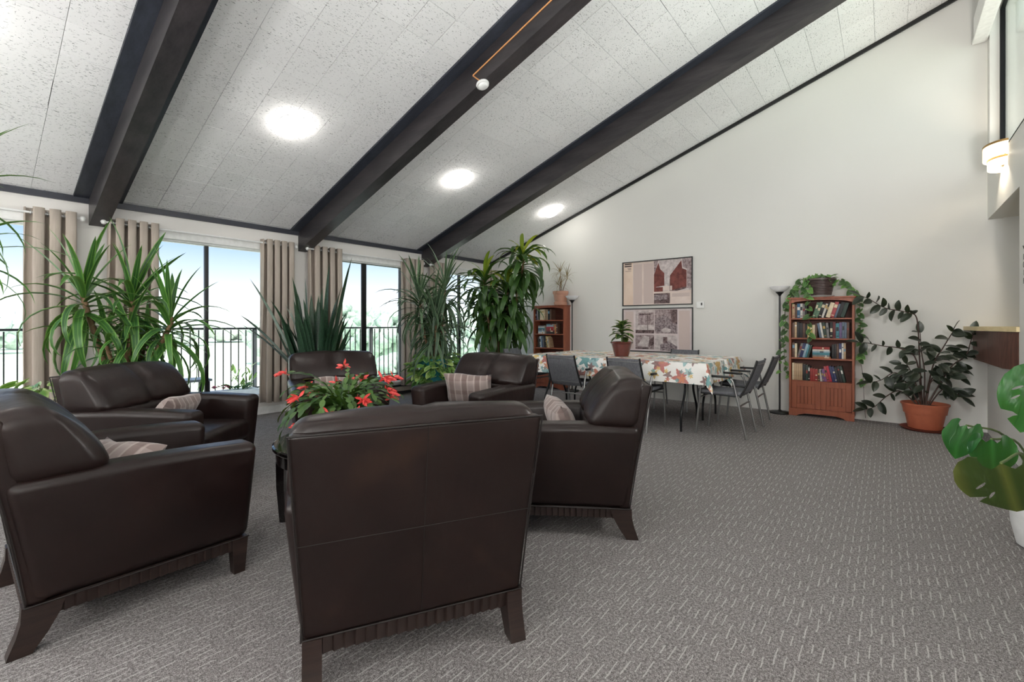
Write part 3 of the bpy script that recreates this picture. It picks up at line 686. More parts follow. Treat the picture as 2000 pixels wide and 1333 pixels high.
def cloth(x0, x1, y0, y1, d, lb, seed):
    R_ = random.Random(seed); W_, L_ = x1-x0, y1-y0; nx, ny, nd = 10, 30, 5
    U = [-d+d*i/nd for i in range(nd)]+[W_*i/nx for i in range(nx+1)]+[W_+d*(i+1)/nd for i in range(nd)]
    V = [-d+d*i/nd for i in range(nd)]+[L_*i/ny for i in range(ny+1)]+[L_+d*(i+1)/nd for i in range(nd)]
    b = MB(); vs_, uvs = [], []
    for u in U:
        for v in V:
            du = u if u < 0 else max(0, u-W_); dv = v if v < 0 else max(0, v-L_); cu = min(max(u, 0), W_); cv = min(max(v, 0), L_)
            au, av = abs(du), abs(dv); z = 0; x = cu; y = cv
            if au and av:
                r_ = hypot(au, av); ph = atan2(av, au); out = .012+.15*sin(2*ph)*r_/d*.55
                x += math.copysign(out*cos(ph), du); y += math.copysign(out*sin(ph), dv); z = -r_*.985
            elif au: x += math.copysign(.010+.014*(au/d)*(1+sin(v*9+seed)), du); z = -au
            elif av: y += math.copysign(.010+.016*(av/d)*(1+sin(u*14+seed)), dv); z = -av
            vs_.append((x-W_/2, y-L_/2, z)); uvs.append((x0+u, y0+v))
    n = len(V); fs = [(i*n+j, i*n+j+1, (i+1)*n+j+1, (i+1)*n+j) for i in range(len(U)-1) for j in range(n-1)]
    b.add(vs_, fs, uvs=uvs); o = b.build('tablecloth', M['cloth'], None, 60, ((x0+x1)/2, (y0+y1)/2, TZ+.004)); tag(o, lb, 'tablecloth', 'leaf print tablecloths'); return o
folding_table(5.11, 5.81, 1.50, 3.94, 'folding table nearest the armchairs with bent black legs under leaf-print cloth')
folding_table(5.89, 6.59, 1.50, 3.94, 'folding table nearest the gable wall with bent black legs under leaf-print cloth')
cloth(5.11, 5.81, 1.50, 3.94, .225, 'white autumn-leaf tablecloth on the table nearest the armchairs', 1)
cloth(5.89, 6.59, 1.50, 3.94, .225, 'white autumn-leaf tablecloth on the table nearest the gable wall', 4)
# ---------------------------------------------------------------- stacking armchairs at the tables
def make_chair():
    r = thing('stacking_chair', '', 'chair')
    def fs(v): return Vector((v.x, v.y, v.z-.018*cos(v.x*6)-.02*max(0, -(v.y+.1))+(.012*(v.y/.2)**2)))
    q = MB(); q.box((0, .02, .462), (.43, .45, .045), .02, 0, n=2, div=(4, 5, 1), fn=fs); q.build('seat', M['gfab'], r, 60)
    def fk(v): t = (v.z-.44)/.385; return Vector((v.x*(1-.05*t), v.y-.19-.155*t-.05*t*(1-t)-.02*cos(v.x*6), v.z))
    q = MB(); q.box((0, 0, .640), (.41, .022, .36), .010, 0, n=2, div=(6, 1, 6), fn=fk); o = q.build('backrest', M['gfab'], r, 60)
    for z in (.49, .785): q = MB(); q.tube([fk(Vector((x, -.013, z))) for x in (-.2, -.1, 0, .1, .2)], .004, 5); q.build('piping', M['grey_steel'], o)
    q = MB(); q.tube([fk(Vector((-.075+.05*k, .0, .80))) for k in range(4)], .009, 6); q.build('hand_slot', M['black'], o)
    for s in (-1, 1):
        q = MB(); q.tube([fk(Vector((s*.212, 0, z))) for z in (.43, .5, .6, .7, .78, .826)], .011, 7); q.build('back_tube', M['black'], r)
        x = s*.232
        q = MB(); q.tube(spline([(x, .255, 0), (x, .22, .35), (x, .20, .55), (x, .165, .615), (x, .12, .632)], 4), .0115, 8); q.build('leg', M['grey_steel'], r)
        q = MB(); q.tube(spline([(x, -.10, .622), (x, -.125, .59), (x, -.16, .45), (x, -.255, 0)], 4), .0115, 8); q.build('leg', M['grey_steel'], r)
        q = MB(); q.box((x, .02, .640), (.042, .27, .024), .011, 0, n=2); q.build('armrest', M['black'], r)
        q = MB(); q.tube([(x, .20, .45), (x, -.16, .44)], .009, 6); q.build('seat_rail', M['black'], r)
    q = MB(); q.tube([(-.23, -.185, .33), (-.1, -.19, .34), (.1, -.19, .34), (.23, -.185, .33)], .009, 6); q.build('stretcher', M['grey_steel'], r); q = MB(); q.tube([(-.232, .215, .40), (.232, .215, .40)], .009, 6); q.build('stretcher', M['grey_steel'], r)
    return r
c0 = make_chair()
for i, (x, y, rz, lb) in enumerate(((5.47, 1.39, 0, 'grey stacking chair at the right table end, nearest the viewer'), (6.28, 1.385, .02, 'grey stacking chair at the right table end, nearest the floor lamp'),
        (5.12, 3.13, -pi/2, 'grey stacking chair seen from behind, next to the plaid-pillow armchair'), (5.12, 2.28, -pi/2-.04, 'grey stacking chair seen from behind, mostly hidden by the side-on armchair'),
        (6.62, 2.35, pi/2, 'grey stacking chair on the gable wall side, below the lower framed poster'), (5.66, 4.28, pi, 'grey stacking chair at the far table end near the corn plant'))):
    o = c0 if i == 0 else copy_tree(c0); o.location = (x, y, 0); o.rotation_euler = (0, 0, rz); tag(o, lb, 'chair', 'stacking chairs around the long tables')
# ---------------------------------------------------------------- plants
def leaf_set(name, mat, L, W, e_list, dr, seg=8, fold=.35, shape='sword', wave=0):
    return [(e, blade(name, mat, L, W, e, dr(e), seg, fold, shape, wave)) for e in e_list]
def rosette(parent, c, sets, n, smin, smax, R_, e0, e1, lean=(0, 0), spread=.02, dz=.0, skip=None):
    """n leaves round a growing tip, older (lower) ones flatter; golden-angle order"""
    for k in range(n):
        t = (k+.5)/n; e = e1+(e0-e1)*t+R_.uniform(-.1, .1)
        me = min(sets, key=lambda q: abs(q[0]-e))[1]; a = k*2.39996+R_.uniform(-.25, .25)
        if skip and skip(a, e): continue
        p = (c[0]+spread*cos(a), c[1]+spread*sin(a), c[2]-dz*(1-t))
        m = Matrix.Translation(p) @ Euler((lean[0], lean[1], 0)).to_matrix().to_4x4() @ Matrix.Rotation(a, 4, 'Z') @ Matrix.Rotation(R_.uniform(-.25, .25), 4, 'X') @ Matrix.Diagonal((1, 1, 1, 1))
        s = R_.uniform(smin, smax); put(me, 'leaf', parent, mat4=m @ Matrix.Diagonal((s, s, s, 1)))
def stem(parent, pts, r, mat, name='stem'):
    P = spline(pts, 5); n = len(P); q = MB(); q.tube(P, [r*(1-.35*i/(n-1)) for i in range(n)], 8); return q.build(name, mat, parent)
ES = [-.7, -.4, -.1, .2, .5, .8, 1.1, 1.4]
# big yucca by the left window
R_ = random.Random(21)
yu = thing('yucca', 'tall bright green yucca with sword leaves between the two left windows', 'potted plant', (1.02, 5.36, 0), group='floor plants along the windows')
pot(yu, pot_prof(.20, .15, .36), M['potbrown'], soil=(.18, .32))
YS = leaf_set('leaf', M['yucca'], .68, .064, ES, lambda e: 1.6 if e < -.2 else (2.2 if e < .5 else (1.3 if e < .9 else .35)))
HEADS = [(-.27, .12, 1.52, .35, -.12), (.06, .10, 1.50, .2, .1), (.30, -.10, 1.28, -.1, .22), (.0, -.08, 1.18, 0, 0), (.16, .16, 1.05, 0, .1), (-.14, -.05, 1.08, .1, -.1)]
for k, (x, y, z, lx, ly) in enumerate(HEADS):
    stem(yu, [(x*.2, y*.2, .32), (x*.4, y*.4, .7), (x, y, z-.1), (x, y, z)], .028 if k < 4 else .02, M['stem'])
    rosette(yu, (x, y, z), YS, 40 if k < 3 else 20, .75 if k < 3 else .6, 1.08 if k < 3 else .85, R_, 1.45 if k < 3 else 1.0, -.8, (lx*.3, ly*.5), .02, .30)
# the tall plant outside the left frame edge whose fronds hang into view
R_ = random.Random(5)
hp = thing('dracaena', 'tall dracaena at the left frame edge, only its long leaf tips in view', 'potted plant', (-.06, 4.78, 0), group='floor plants along the windows')
pot(hp, pot_prof(.19, .14, .34), M['teal'], soil=(.17, .30))
HS = leaf_set('leaf', M['yucca'], .70, .042, ES, lambda e: 1.5 if e < .3 else (1.0 if e < .9 else .4))
for x, y, z in ((0, 0, 2.12), (.05, .06, 1.72)):
    stem(hp, [(0, 0, .3), (x*.4, y*.4, 1), (x, y, z)], .026, M['stem']); rosette(hp, (x, y, z), HS, 22, .7, 1.0, R_, 1.35, -.6, (0, 0), .02, .2)
# snake plant behind the armchair
R_ = random.Random(9)
sn = thing('snake_plant', 'dark green snake plant with upright pointed leaves by the sliding window', 'potted plant', (2.78, 5.30, 0), group='floor plants along the windows')
pot(sn, pot_prof(.24, .19, .62), M['potbrown'], soil=(.22, .58))
SV = [blade('leaf', M['snake'], L, W, e, d, 9, .5, 'sword', 0, tw) for L, W, e, d, tw in ((1.05, .10, 1.52, .10, .5), (.98, .09, 1.45, .22, .9), (.88, .085, 1.36, .3, .2), (.80, .075, 1.2, -.1, .4), (1.2, .11, 1.54, .05, -.3))]
for k in range(66):
    a = R_.uniform(0, 2*pi); r_ = .20*sqrt(R_.random()); me = SV[R_.randrange(5) if k > 10 else 3]
    put(me, 'leaf', sn, mat4=spin((r_*cos(a), r_*sin(a), .55), a+R_.uniform(-.4, .4), R_.uniform(.68, 1.05), R_.uniform(-.06, .15)))
for px_, a, s_, tl in ((0, 2.5, 1.25, .35), (1, 2.3, 1.1, .55), (2, 2.7, 1.05, .42), (4, -.6, 1.25, .12), (4, .2, 1.18, -.02)): put(SV[px_], 'leaf', sn, mat4=spin((.15*cos(a), .15*sin(a), .55), a, s_, tl))
# dracaena in the teal pot, pothos around its foot
R_ = random.Random(33)
dr = thing('dracaena', 'tall grey-green dracaena growing from a teal glazed pot', 'potted plant', (4.40, 5.02, 0), group='floor plants along the windows')
pot(dr, pot_prof(.25, .20, .72, .015, .06), M['teal'], soil=(.22, .68))
DS = leaf_set('leaf', M['drac'], .66, .046, ES, lambda e: 1.5 if e < -.2 else (2.1 if e < .5 else (1.3 if e < .9 else .5)))
for k, (x, y, z, n) in enumerate(((-.14, .18, 1.62, 52), (.15, -.05, 1.80, 58), (.02, .02, 1.42, 50), (-.06, -.10, 1.25, 42), (.12, .12, 1.2, 42))):
    stem(dr, [(x*.2, y*.2, .66), (x*.6, y*.6, 1.0), (x, y, z)], .022, M['stem']); rosette(dr, (x, y, z), DS, n, .75, 1.12, R_, 1.45, -.8, (0, 0), .018, .34)
def bushy(t, n, rx, rz, zc_, s0, s1, meshes, R_, stems=True):
    for k in range(n):
        a = R_.uniform(0, 2*pi); u = R_.uniform(-.8, 1); rr = R_.uniform(.55, 1)
        p = Vector((rx*rr*sqrt(max(0, 1-u*u*.8))*cos(a), rx*rr*sqrt(max(0, 1-u*u*.8))*sin(a), zc_+rz*u*rr))
        put(R_.choice(meshes), 'leaf', t, mat4=spin(p, a+R_.uniform(-.7, .7), R_.uniform(s0, s1), R_.uniform(-.2, .7), R_.uniform(-.6, .6)))
        if stems and k % 5 == 0: MB().tube(spline([(p.x*.2, p.y*.2, zc_-rz*.2), (p.x*.6, p.y*.6, p.z+.04), p], 3), .0028, 5).build('stem', M['gstem'], t)
H1 = [oval('leaf', m, .11, .085, .12, .5, True) for m in (M['pothos'], M['pale'], M['pothosd'])]
po = thing('pothos', 'variegated pothos spilling round the teal pot at the foot of dracaena', 'potted plant', (4.40, 5.02, .56)); bushy(po, 250, .38, .27, .0, .8, 1.3, [H1[0], H1[1], H1[1], H1[0]], R_)
# small pothos low at the left
po = thing('pothos', 'small light green pothos low between the left armchairs and curtain', 'potted plant', (.44, 4.82, 0)); pot(po, pot_prof(.15, .11, .42), M['potbrown'], soil=(.13, .38)); bushy(po, 70, .24, .24, .58, .8, 1.25, [H1[0], H1[1], H1[1]], R_)
# corn plant near the gable corner
R_ = random.Random(14)
co = thing('corn_plant', 'tall corn plant with broad arching leaves and yellow-green crowns by the gable corner', 'potted plant', (5.80, 4.98, 0), group='floor plants along the windows')
pot(co, pot_prof(.21, .16, .38), M['terrad'], soil=(.19, .34))
CS = leaf_set('leaf', M['corn'], .62, .095, ES, lambda e: 1.3 if e < -.2 else (2.1 if e < .5 else 1.8), 9, .3, 'strap', .05)
CHD = leaf_set('leaf', M['cornh'], .50, .08, [.2, .5, .8, 1.1, 1.4], lambda e: 1.9 if e < .9 else .9, 9, .3, 'strap', .05)
for k, (x, y, z, n) in enumerate(((-.18, .20, 2.02, 50), (.20, -.30, 2.40, 50), (.10, -.06, 1.85, 48), (-.10, .16, 1.60, 44), (.08, -.16, 1.60, 44), (0, 0, 1.4, 34))):
    stem(co, [(x*.1, y*.1, .33), (x*.5-.05, y*.3, .85), (x, y, z-.3), (x, y, z)], .024, M['stem'])
    rosette(co, (x, y, z-.06), CS, n, .75, 1.08, R_, .9, -.75, (0, 0), .025, .40)
    if k < 3: rosette(co, (x, y, z), CHD, 9, .8, 1.0, R_, 1.4, .3, (0, 0), .015, .05)
# potted croton on the table
R_ = random.Random(3)
cr = thing('rubber_fig', 'small broad-leaved plant in a red-brown glazed pot on the tablecloth', 'potted plant', (5.62, 2.72, TZ+.006))
pot(cr, [(.085, 0), (.092, .004), (.120, .12), (.132, .165), (.146, .172), (.148, .19), (.134, .192), (.128, .17), (.12, .15)], M['glaze'], soil=(.125, .168))
stem(cr, [(0, 0, .16), (.005, 0, .26), (0, .005, .40)], .009, M['gstem']); C1 = oval('leaf', M['cactl'], .19, .14, .1, .9)
for k in range(24):
    t = k/23; a = k*2.4; put(C1, 'leaf', cr, mat4=spin((.008*cos(a), .008*sin(a), .25+.17*t), a, R_.uniform(.75, 1.05)*(1-.3*t), -1.0*t+.2*(1-t), R_.uniform(-.3, .3)))
# christmas cactus on the coffee table
R_ = random.Random(17)
xc = thing('christmas_cactus', 'christmas cactus with red flowers on the coffee table', 'potted plant', (1.66, 2.80, .485))
pot(xc, pot_prof(.13, .095, .15), M['terrad'], soil=(.115, .13))
sg = [blade('stem_segment', M['cact'], .062, .034, .1, .35, 4, .2, 'oval') for _ in range(1)][0]
fl_ = blade('petal', M['redfl'], .058, .018, .3, -.6, 4, .3, 'oval')
nst = 0
for k in range(120):
    a = R_.uniform(0, 2*pi); e = R_.uniform(.25, 1.5); p = Vector((.05*cos(a), .05*sin(a), .14)); n = R_.randint(5, 8); sx = MB()
    for i in range(n):
        d = Vector((cos(e)*cos(a), cos(e)*sin(a), sin(e)))
        m = orient(p, d, (0, 0, 1), R_.uniform(-.5, .5), R_.uniform(.95, 1.2))
        for q in (sg,):
            vs_ = [m @ v.co for v in q.vertices]; uvd = [(.5+.5*((j % 3)-1), (j//3)/4) for j in range(len(vs_))]
            sx.add(vs_, [tuple(f.vertices) for f in q.polygons], uvs=uvd)
        p = p+d*.058; e -= R_.uniform(.12, .42); a += R_.uniform(-.2, .2)
    sx.build('stem', M['cact'], xc, 80)
    if k % 4 == 0 and p.z < .42:
        f_ = MB(); out = Vector((cos(a), sin(a), -.3))
        for layer in range(2):
            for j in range(7):
                b_ = j*2*pi/7+layer*.4; d = (out*.5+Vector((cos(b_), sin(b_), .2 if layer else .5))*.8); m = orient(p+out*.02*layer, d, out, 0, 1.0)
                vs_ = [m @ v.co for v in fl_.vertices]; f_.add(vs_, [tuple(f.vertices) for f in fl_.polygons], uvs=[(.5+.5*((q % 3)-1), (q//3)/4) for q in range(len(vs_))])
        f_.build('flower', M['redfl'], xc, 80)
# rubber plant against the gable wall
R_ = random.Random(8)
RX, RY = 7.03, -.33
ru = thing('rubber_plant', 'sprawling dark-leaved rubber plant in a terracotta pot on a saucer', 'potted plant', (RX, RY, 0))
pot(ru, [(.14, .02), (.148, .024), (.178, .19), (.19, .192), (.194, .225), (.204, .285), (.214, .287), (.216, .305), (.206, .307), (.198, .285), (.19, .25)], M['terra'], soil=(.19, .27), n=36)
q = MB(); q.lathe([(0, .003), (.20, .003), (.225, .03), (.22, .032), (.196, .012), (0, .012)], 36); q.build('saucer', M['terrad'], ru)
BR = [[(-.303,.289),(-.285,.814),(-.272,1.166),(-.250,1.301),(-.197,1.332),(-.101,1.363),(-.009,1.383),(.072,1.428),(.168,1.504),(.26,1.555)], [(-.303,.347),(-.259,.784),(-.133,.915),(.039,.946),(.183,.978),(.27,.988)],
      [(-.325,.349),(-.398,.733),(-.474,.926),(-.549,1.099),(-.565,1.139)], [(-.346,.351),(-.537,.712),(-.659,.848),(-.70,1.0),(-.722,1.11)], [(-.281,.286),(-.170,.524),(-.069,.636),(.062,.536),(.168,.503)],
      [(-.259,.284),(-.124,.418),(-.009,.365),(.120,.211),(.208,.170)], [(-.368,.325),(-.474,.468),(-.557,.458),(-.639,.393)], [(-.316,.290),(-.329,.641),(-.303,.874),(-.290,1.108)],
      [(-.338,.292),(-.389,.588),(-.516,.682),(-.598,.631)], [(-.303,.289),(-.237,.576),(-.170,.750)], [(-.329,.291),(-.368,.528),(-.453,.621)]]
RL = [oval('leaf', M['rubber'], L, W, .1, d, False, .22) for L, W, d in ((.135, .075, .3), (.15, .08, .7), (.11, .05, .2))]
for bi, br in enumerate(BR):
    off = R_.uniform(-.10, .04); n = len(br)
    P = [Vector((off*(i/(n-1))-(.0), y-RY, z)) for i, (y, z) in enumerate(br)]; P[0] = Vector((R_.uniform(-.05, .05), P[0].y*.8, .27)); S = spline(P, 5)
    MB().tube(S, [.008*(1-.6*i/len(S)) for i in range(len(S))], 6).build('branch', M['dstem'], ru)
    step = 2 if bi in (0, 1) else 2; k = 0
    for i in range(7 if bi not in (5,) else 3, len(S)-1, step):
        if bi == 0 and 9 < i < 17: continue
        k += 1; d = (S[i+1]-S[i]).normalized(); side = 1 if k % 2 else -1
        pr = Vector((R_.uniform(-1, -.05), 0, 0))+Vector((0, -d.z, d.y))*side*R_.uniform(.7, 1.2)+d*.35+Vector((0, 0, R_.uniform(-.55, .25)))
        put(R_.choice(RL), 'leaf', ru, mat4=orient(S[i], pr, (-.8, R_.uniform(-.4, .4), .7), R_.uniform(-.5, .5), R_.uniform(.8, 1.12)))
    put(RL[0], 'leaf', ru, mat4=orient(S[-1], S[-1]-S[-3], (-.5, 0, 1), 0, 1))
for k in range(74):
    a = R_.uniform(0, 2*pi); z = R_.uniform(.40, .95); r_ = R_.uniform(.08, .25); p = Vector((max(-.24, min(.06, r_*.7*cos(a))), .0+r_*sin(a)-.03, z))
    put(R_.choice(RL), 'leaf', ru, mat4=orient(p, (min(.3, cos(a)*.6), sin(a), R_.uniform(-.7, .3)), (-.6, 0, .8), R_.uniform(-.6, .6), R_.uniform(.85, 1.15)))
# monstera cut by the right frame edge
def monstera_leaf(name, mat, L, W, cuts, holes, bend=.3):
    out = []
    H_ = [(.0, .0), (.10, .22), (.02, .36), (-.10, .42), (-.13, .40), (-.15, .58), (-.05, .80), (.12, .96), (.30, 1.0)]
    def rim(t): return .30+.70*t, max(.0, 1.0-(t)**2.3)
    side = [(a, b) for a, b in H_]
    N = 22
    for i in range(1, N+1):
        t = i/N; a, b = rim(t)
        for c0, c1, dep in cuts:
            if c0 < t < c1: b = b*(1-dep*sin(pi*(t-c0)/(c1-c0))**.5); a -= .06*dep
        side.append((a, b))
    poly = [(a, b) for a, b in side]+[(a, -b) for a, b in side[::-1][1:]]
    loops = [[Vector((a*L, b*W/2, 0)) for a, b in poly]]
    for a, b, la, lb, an in holes:
        loops.append([Vector((a*L+(la*cos(q)*cos(an)-lb*sin(q)*sin(an))*L, b*W/2+(la*cos(q)*sin(an)+lb*sin(q)*cos(an))*L, 0)) for q in [2*pi*i/9 for i in range(9)]])
    tri = tessellate_polygon(loops); pts = [p for l in loops for p in l]; b = MB()
    bm = bmesh.new(); V = [bm.verts.new(p) for p in pts]
    for t in tri:
        try: bm.faces.new([V[k] for k in t])
        except ValueError: pass
    bmesh.ops.subdivide_edges(bm, edges=[e for e in bm.edges if e.calc_length() > L*.12], cuts=2, use_grid_fill=False); bmesh.ops.triangulate(bm, faces=bm.faces)
    for v in bm.verts: v.co.z = -bend*L*(max(0, v.co.x)/L)**2+.10*abs(v.co.y)-.2*v.co.y**2/W+.006*sin(v.co.x*60+abs(v.co.y)*30)
    uvl = bm.loops.layers.uv.new('uv')
    for f in bm.faces:
        for l in f.loops: l[uvl].uv = (.5+l.vert.co.y/W*.9, l.vert.co.x/L)
    me = bpy.data.meshes.new(name); bm.to_mesh(me); bm.free(); me.materials.append(mat); me.polygons.foreach_set('use_smooth', [True]*len(me.polygons)); return me
mo = thing('monstera', 'monstera with split leaves in a white pot, cut by the right frame edge', 'potted plant', (3.69, -.645, 0))
pot(mo, [(.085, 0), (.10, .01), (.122, .12), (.128, .22), (.122, .31), (.116, .34), (.106, .34), (.11, .30)], M['white'], soil=(.108, .305), n=40)
CU = [(.18, .30, .72), (.40, .52, .72), (.62, .74, .66)]; HO = [(.34, .42, .055, .014, .9), (.50, .36, .05, .013, .8), (.34, -.42, .055, .014, -.9), (.50, -.36, .05, .013, -.8)]
ma = monstera_leaf('leaf', M['monsty'], .25, .33, [(.50, .60, .4)], [(.42, .52, .11, .022, .75), (.62, .36, .085, .020, .6), (.42, -.52, .11, .022, -.75), (.62, -.36, .085, .020, -.6)], .25); mb_ = monstera_leaf('leaf', M['monst'], .32, .30, [(.62, .74, .62)], [(.30, .50, .085, .020, .8), (.46, .46, .07, .017, .7), (.30, -.50, .085, .020, -.8), (.46, -.46, .07, .017, -.7)], .4); mc = monstera_leaf('leaf', M['monst'], .20, .20, [], [], .3)
MO = mo.location
def mleaf(me, base, d, up, s, roll=0):
    b_ = Vector(base)-MO; put(me, 'leaf', mo, mat4=orient(b_, d, up, roll, s))
    MB().tube(spline([(0, 0, .30), tuple((Vector((0, 0, .30))+b_)/2+Vector((0, 0, .12))), tuple(b_)], 5), .0055, 6).build('petiole', M['gstem'], mo)
mleaf(ma, (2.822, -.373, .612), (.17, -.21, -.80), (-.85, .12, .30), 1.0)
mleaf(mc, (3.152, -.385, .652), (-.05, -.02, -.55), (-.7, .15, .65), .85)
mleaf(mc, (3.22, -.307, .695), (-.30, .38, -.75), (-.3, .2, .6), .85)
mleaf(mb_, (2.86, -.50, .985), (-.26, .30, -.88), (-.85, .12, .25), .74)
mleaf(mb_, (3.3, -.62, 1.10), (.2, -.1, -.5), (.3, .4, .8), .7)
# ---------------------------------------------------------------- curtains and rods
def curtain(x0, x1, lb, seed, z0=.17, z1=2.325, nw=4):
    R_ = random.Random(seed); n = 96; c = (x0+x1)/2; w = x1-x0; rows = 9; vs_ = []
    for j in range(rows):
        z = z0+(z1-z0)*j/(rows-1); t = j/(rows-1)
        for i in range(n+1):
            u = i/n; ph = 2*pi*nw*u+.25*sin(3*t+seed); s_ = sin(ph); y = .062*math.copysign(abs(s_)**.6, s_)
            x = (u-.5)*w*(1+.02*(1-t))-.028*sin(2*ph)*.8
            vs_.append((x, y+.006*sin(u*31+seed)*(1-t), z))
    N = n+1; fs = [(j*N+i, j*N+i+1, (j+1)*N+i+1, (j+1)*N+i) for j in range(rows-1) for i in range(n)]
    b = MB(); b.add(vs_, fs); o = b.build('curtain', M['curtain'], None, 70, (c, YW-.135, 0)); tag(o, lb, 'curtain', 'beige grommet curtains')
    md = o.modifiers.new('cloth', 'SOLIDIFY'); md.thickness = .003
    for k in range(2*nw):
        u = (k+.5)/(2*nw); x = (u-.5)*w; q = MB(); cc = [(.004, .024*cos(a), .024*sin(a)) for a in [2*pi*i/12 for i in range(12)]]
        q.tube([(x+a, b_, z1-.05+c_) for a, b_, c_ in cc], .0045, 5, closed=True); q.build('grommet', M['chrome'], o)
for i, (a, b, lb) in enumerate(((.46, .80, 'beige grommet curtain at the left edge, left of the first dark beam'), (1.07, 1.47, 'beige grommet curtain right of the first dark beam, behind the big yucca'),
        (2.60, 2.98, 'beige grommet curtain left of the snake plant, beside the thin mullion window'), (3.24, 3.70, 'beige grommet curtain behind the snake plant'),
        (4.86, 5.25, 'beige grommet curtain beside the sliding window, left of the teal-pot dracaena'), (5.50, 5.78, 'beige grommet curtain behind the top of the teal-pot dracaena'), (6.90, 7.22, 'beige grommet curtain in the gable corner behind corn plant'))):
    curtain(a, b, lb, i, nw=4 if b-a > .35 else 3)
for a, b, lb in ((-.95, .86, 'white curtain rod over the window at the left edge'), (1.02, 3.04, 'white curtain rod over the window with the thin mullion'), (3.20, 5.30, 'white curtain rod over the black sliding window'), (5.46, 7.26, 'white curtain rod over the window by the gable corner')):
    r_ = thing('curtain_rod', lb, 'curtain rod', ((a+b)/2, YW-.135, 2.275), group='curtain rods over the windows'); l = (b-a)/2
    q = MB(); q.tube([(-l, 0, 0), (l, 0, 0)], .011, 10); q.build('rod', M['white'], r_)
    for s in (-1, 1):
        q = MB(); q.lathe([(0, -.028), (.017, -.022), (.026, 0), (.017, .022), (0, .028)], 12); q.build('finial', M['white'], r_, loc=(s*l, 0, 0))
        q = MB(); q.box((s*(l-.06), .065, 0), (.016, .13, .016), .003); q.box((s*(l-.06), .128, 0), (.03, .012, .07), .003); q.build('bracket', M['white'], r_)
bh = thing('baseboard_heater', 'taupe baseboard heater under the sliding window', 'heater', (4.30, YW-.055, 0))
tp = plain('taupe_enamel', (150, 142, 132), .5)
q = MB(); q.box((0, 0, .105), (1.7, .05, .075), .006); q.build('cover', tp, bh); q = MB(); q.box((0, .008, .16), (1.7, .034, .03), .003); q.build('grille', M['black'], bh)
q = MB(); q.box((0, .008, .04), (1.68, .034, .05), .002); q.build('base_plate', M['black'], bh)
# ---------------------------------------------------------------- ceiling domes, smoke detector, conduit, sconce
for i, (x, lb) in enumerate(((2.15, 'glowing white ceiling dome, largest of the row'), (4.39, 'glowing white ceiling dome, middle of the row in view'), (6.63, 'glowing white ceiling dome nearest the gable wall'), (-.1, 'added unseen fill dome beyond the left frame edge'), (-2.3, 'added unseen fill dome nearest the end wall'), (-2.3, 'added unseen upper fill dome nearest the end wall'), (-.1, 'added unseen upper fill dome above the left side of the room'), (2.15, 'added unseen upper fill dome above the middle of the room'))):  # domes listed after the gable-wall one are unseen, added to brighten the ceiling
    y = 4.55 if i < 5 else .9; d = thing('ceiling_light', lb, 'ceiling light', (x, y, zc(y)-.004), group='dome lights on the sloping ceiling'); d.rotation_euler = (-SL, 0, 0)
    q = MB(); q.lathe([(.137, 0), (.137, -.006), (.128, -.007), (.128, 0)], 32); q.build('ring', M['white'], d)
    q = MB(); q.lathe([(.131, -.004), (.127, -.042), (.10, -.072), (.06, -.088), (0, -.094)], 32); q.build('dome', M['dome'], d)
sm = thing('smoke_detector', 'white smoke detector at the lower edge of the conduit beam', 'smoke detector', (3.15, 2.93, zc(2.93)-.287)); sm.rotation_euler = (-SL, 0, 0)
q = MB(); q.lathe([(0, 0), (.058, 0), (.062, -.008), (.058, -.024), (0, -.024)], 28); q.build('base', M['white'], sm)
q = MB(); q.lathe([(.045, -.022), (.048, -.034), (.03, -.046), (0, -.048)], 28); q.build('sensor_cap', M['white'], sm)
cx_ = 3.21-.075-.006
q = MB(); q.tube([(cx_, 2.93, zc(2.93)-.275), (cx_, 3.03, zc(3.03)-.155), (cx_, 3.03, zc(3.03)-.152), (cx_, 1.2, zc(1.2)-.135), (cx_, YR+.1, zc(YR+.1)-.135)], .0065, 6)
tag(q.build('conduit', M['copper']), 'orange conduit running along the middle beam to the smoke detector', 'conduit')
sc = thing('wall_sconce', 'glowing half-drum wall sconce with brass bands below the clerestory window', 'wall lamp', (6.34, YR, 2.72))
def half(r0, z0, z1, th=.004, n=20, x=1.35):
    b = MB(); vs_ = []
    for z in (z0, z1):
        for r_ in (r0, r0-th):
            for i in range(n+1): a = pi*i/n; vs_.append((x*r_*cos(a), r_*sin(a)*.95+.001, z))
    N = n+1; fs = []
    for i in range(n): fs += [(i, i+1, 2*N+i+1, 2*N+i), (N+i, 3*N+i, 3*N+i+1, N+i+1), (i, N+i, N+i+1, i+1), (2*N+i, 2*N+i+1, 3*N+i+1, 3*N+i)]
    b.add(vs_, fs); return b
half(.150, .055, .185).build('shade', M['shade'], sc, 60); half(.118, -.035, .06).build('inner_shade', M['shade'], sc, 60)
half(.154, .172, .192).build('upper_band', M['brass'], sc, 60); half(.123, .040, .058).build('lower_band', M['brass'], sc, 60)
q = MB(); q.box((0, .008, .08), (.16, .016, .16), .004); q.build('back_plate', M['brass'], sc)
pdl = bpy.data.lights.new('sconce_bulb', 'POINT'); pdl.energy = 14; pdl.color = (1, .86, .68); pdl.shadow_soft_size = .03; pb = bpy.data.objects.new('sconce_bulb', pdl); COL.objects.link(pb); pb.parent = sc; pb.location = (0, .07, .08)
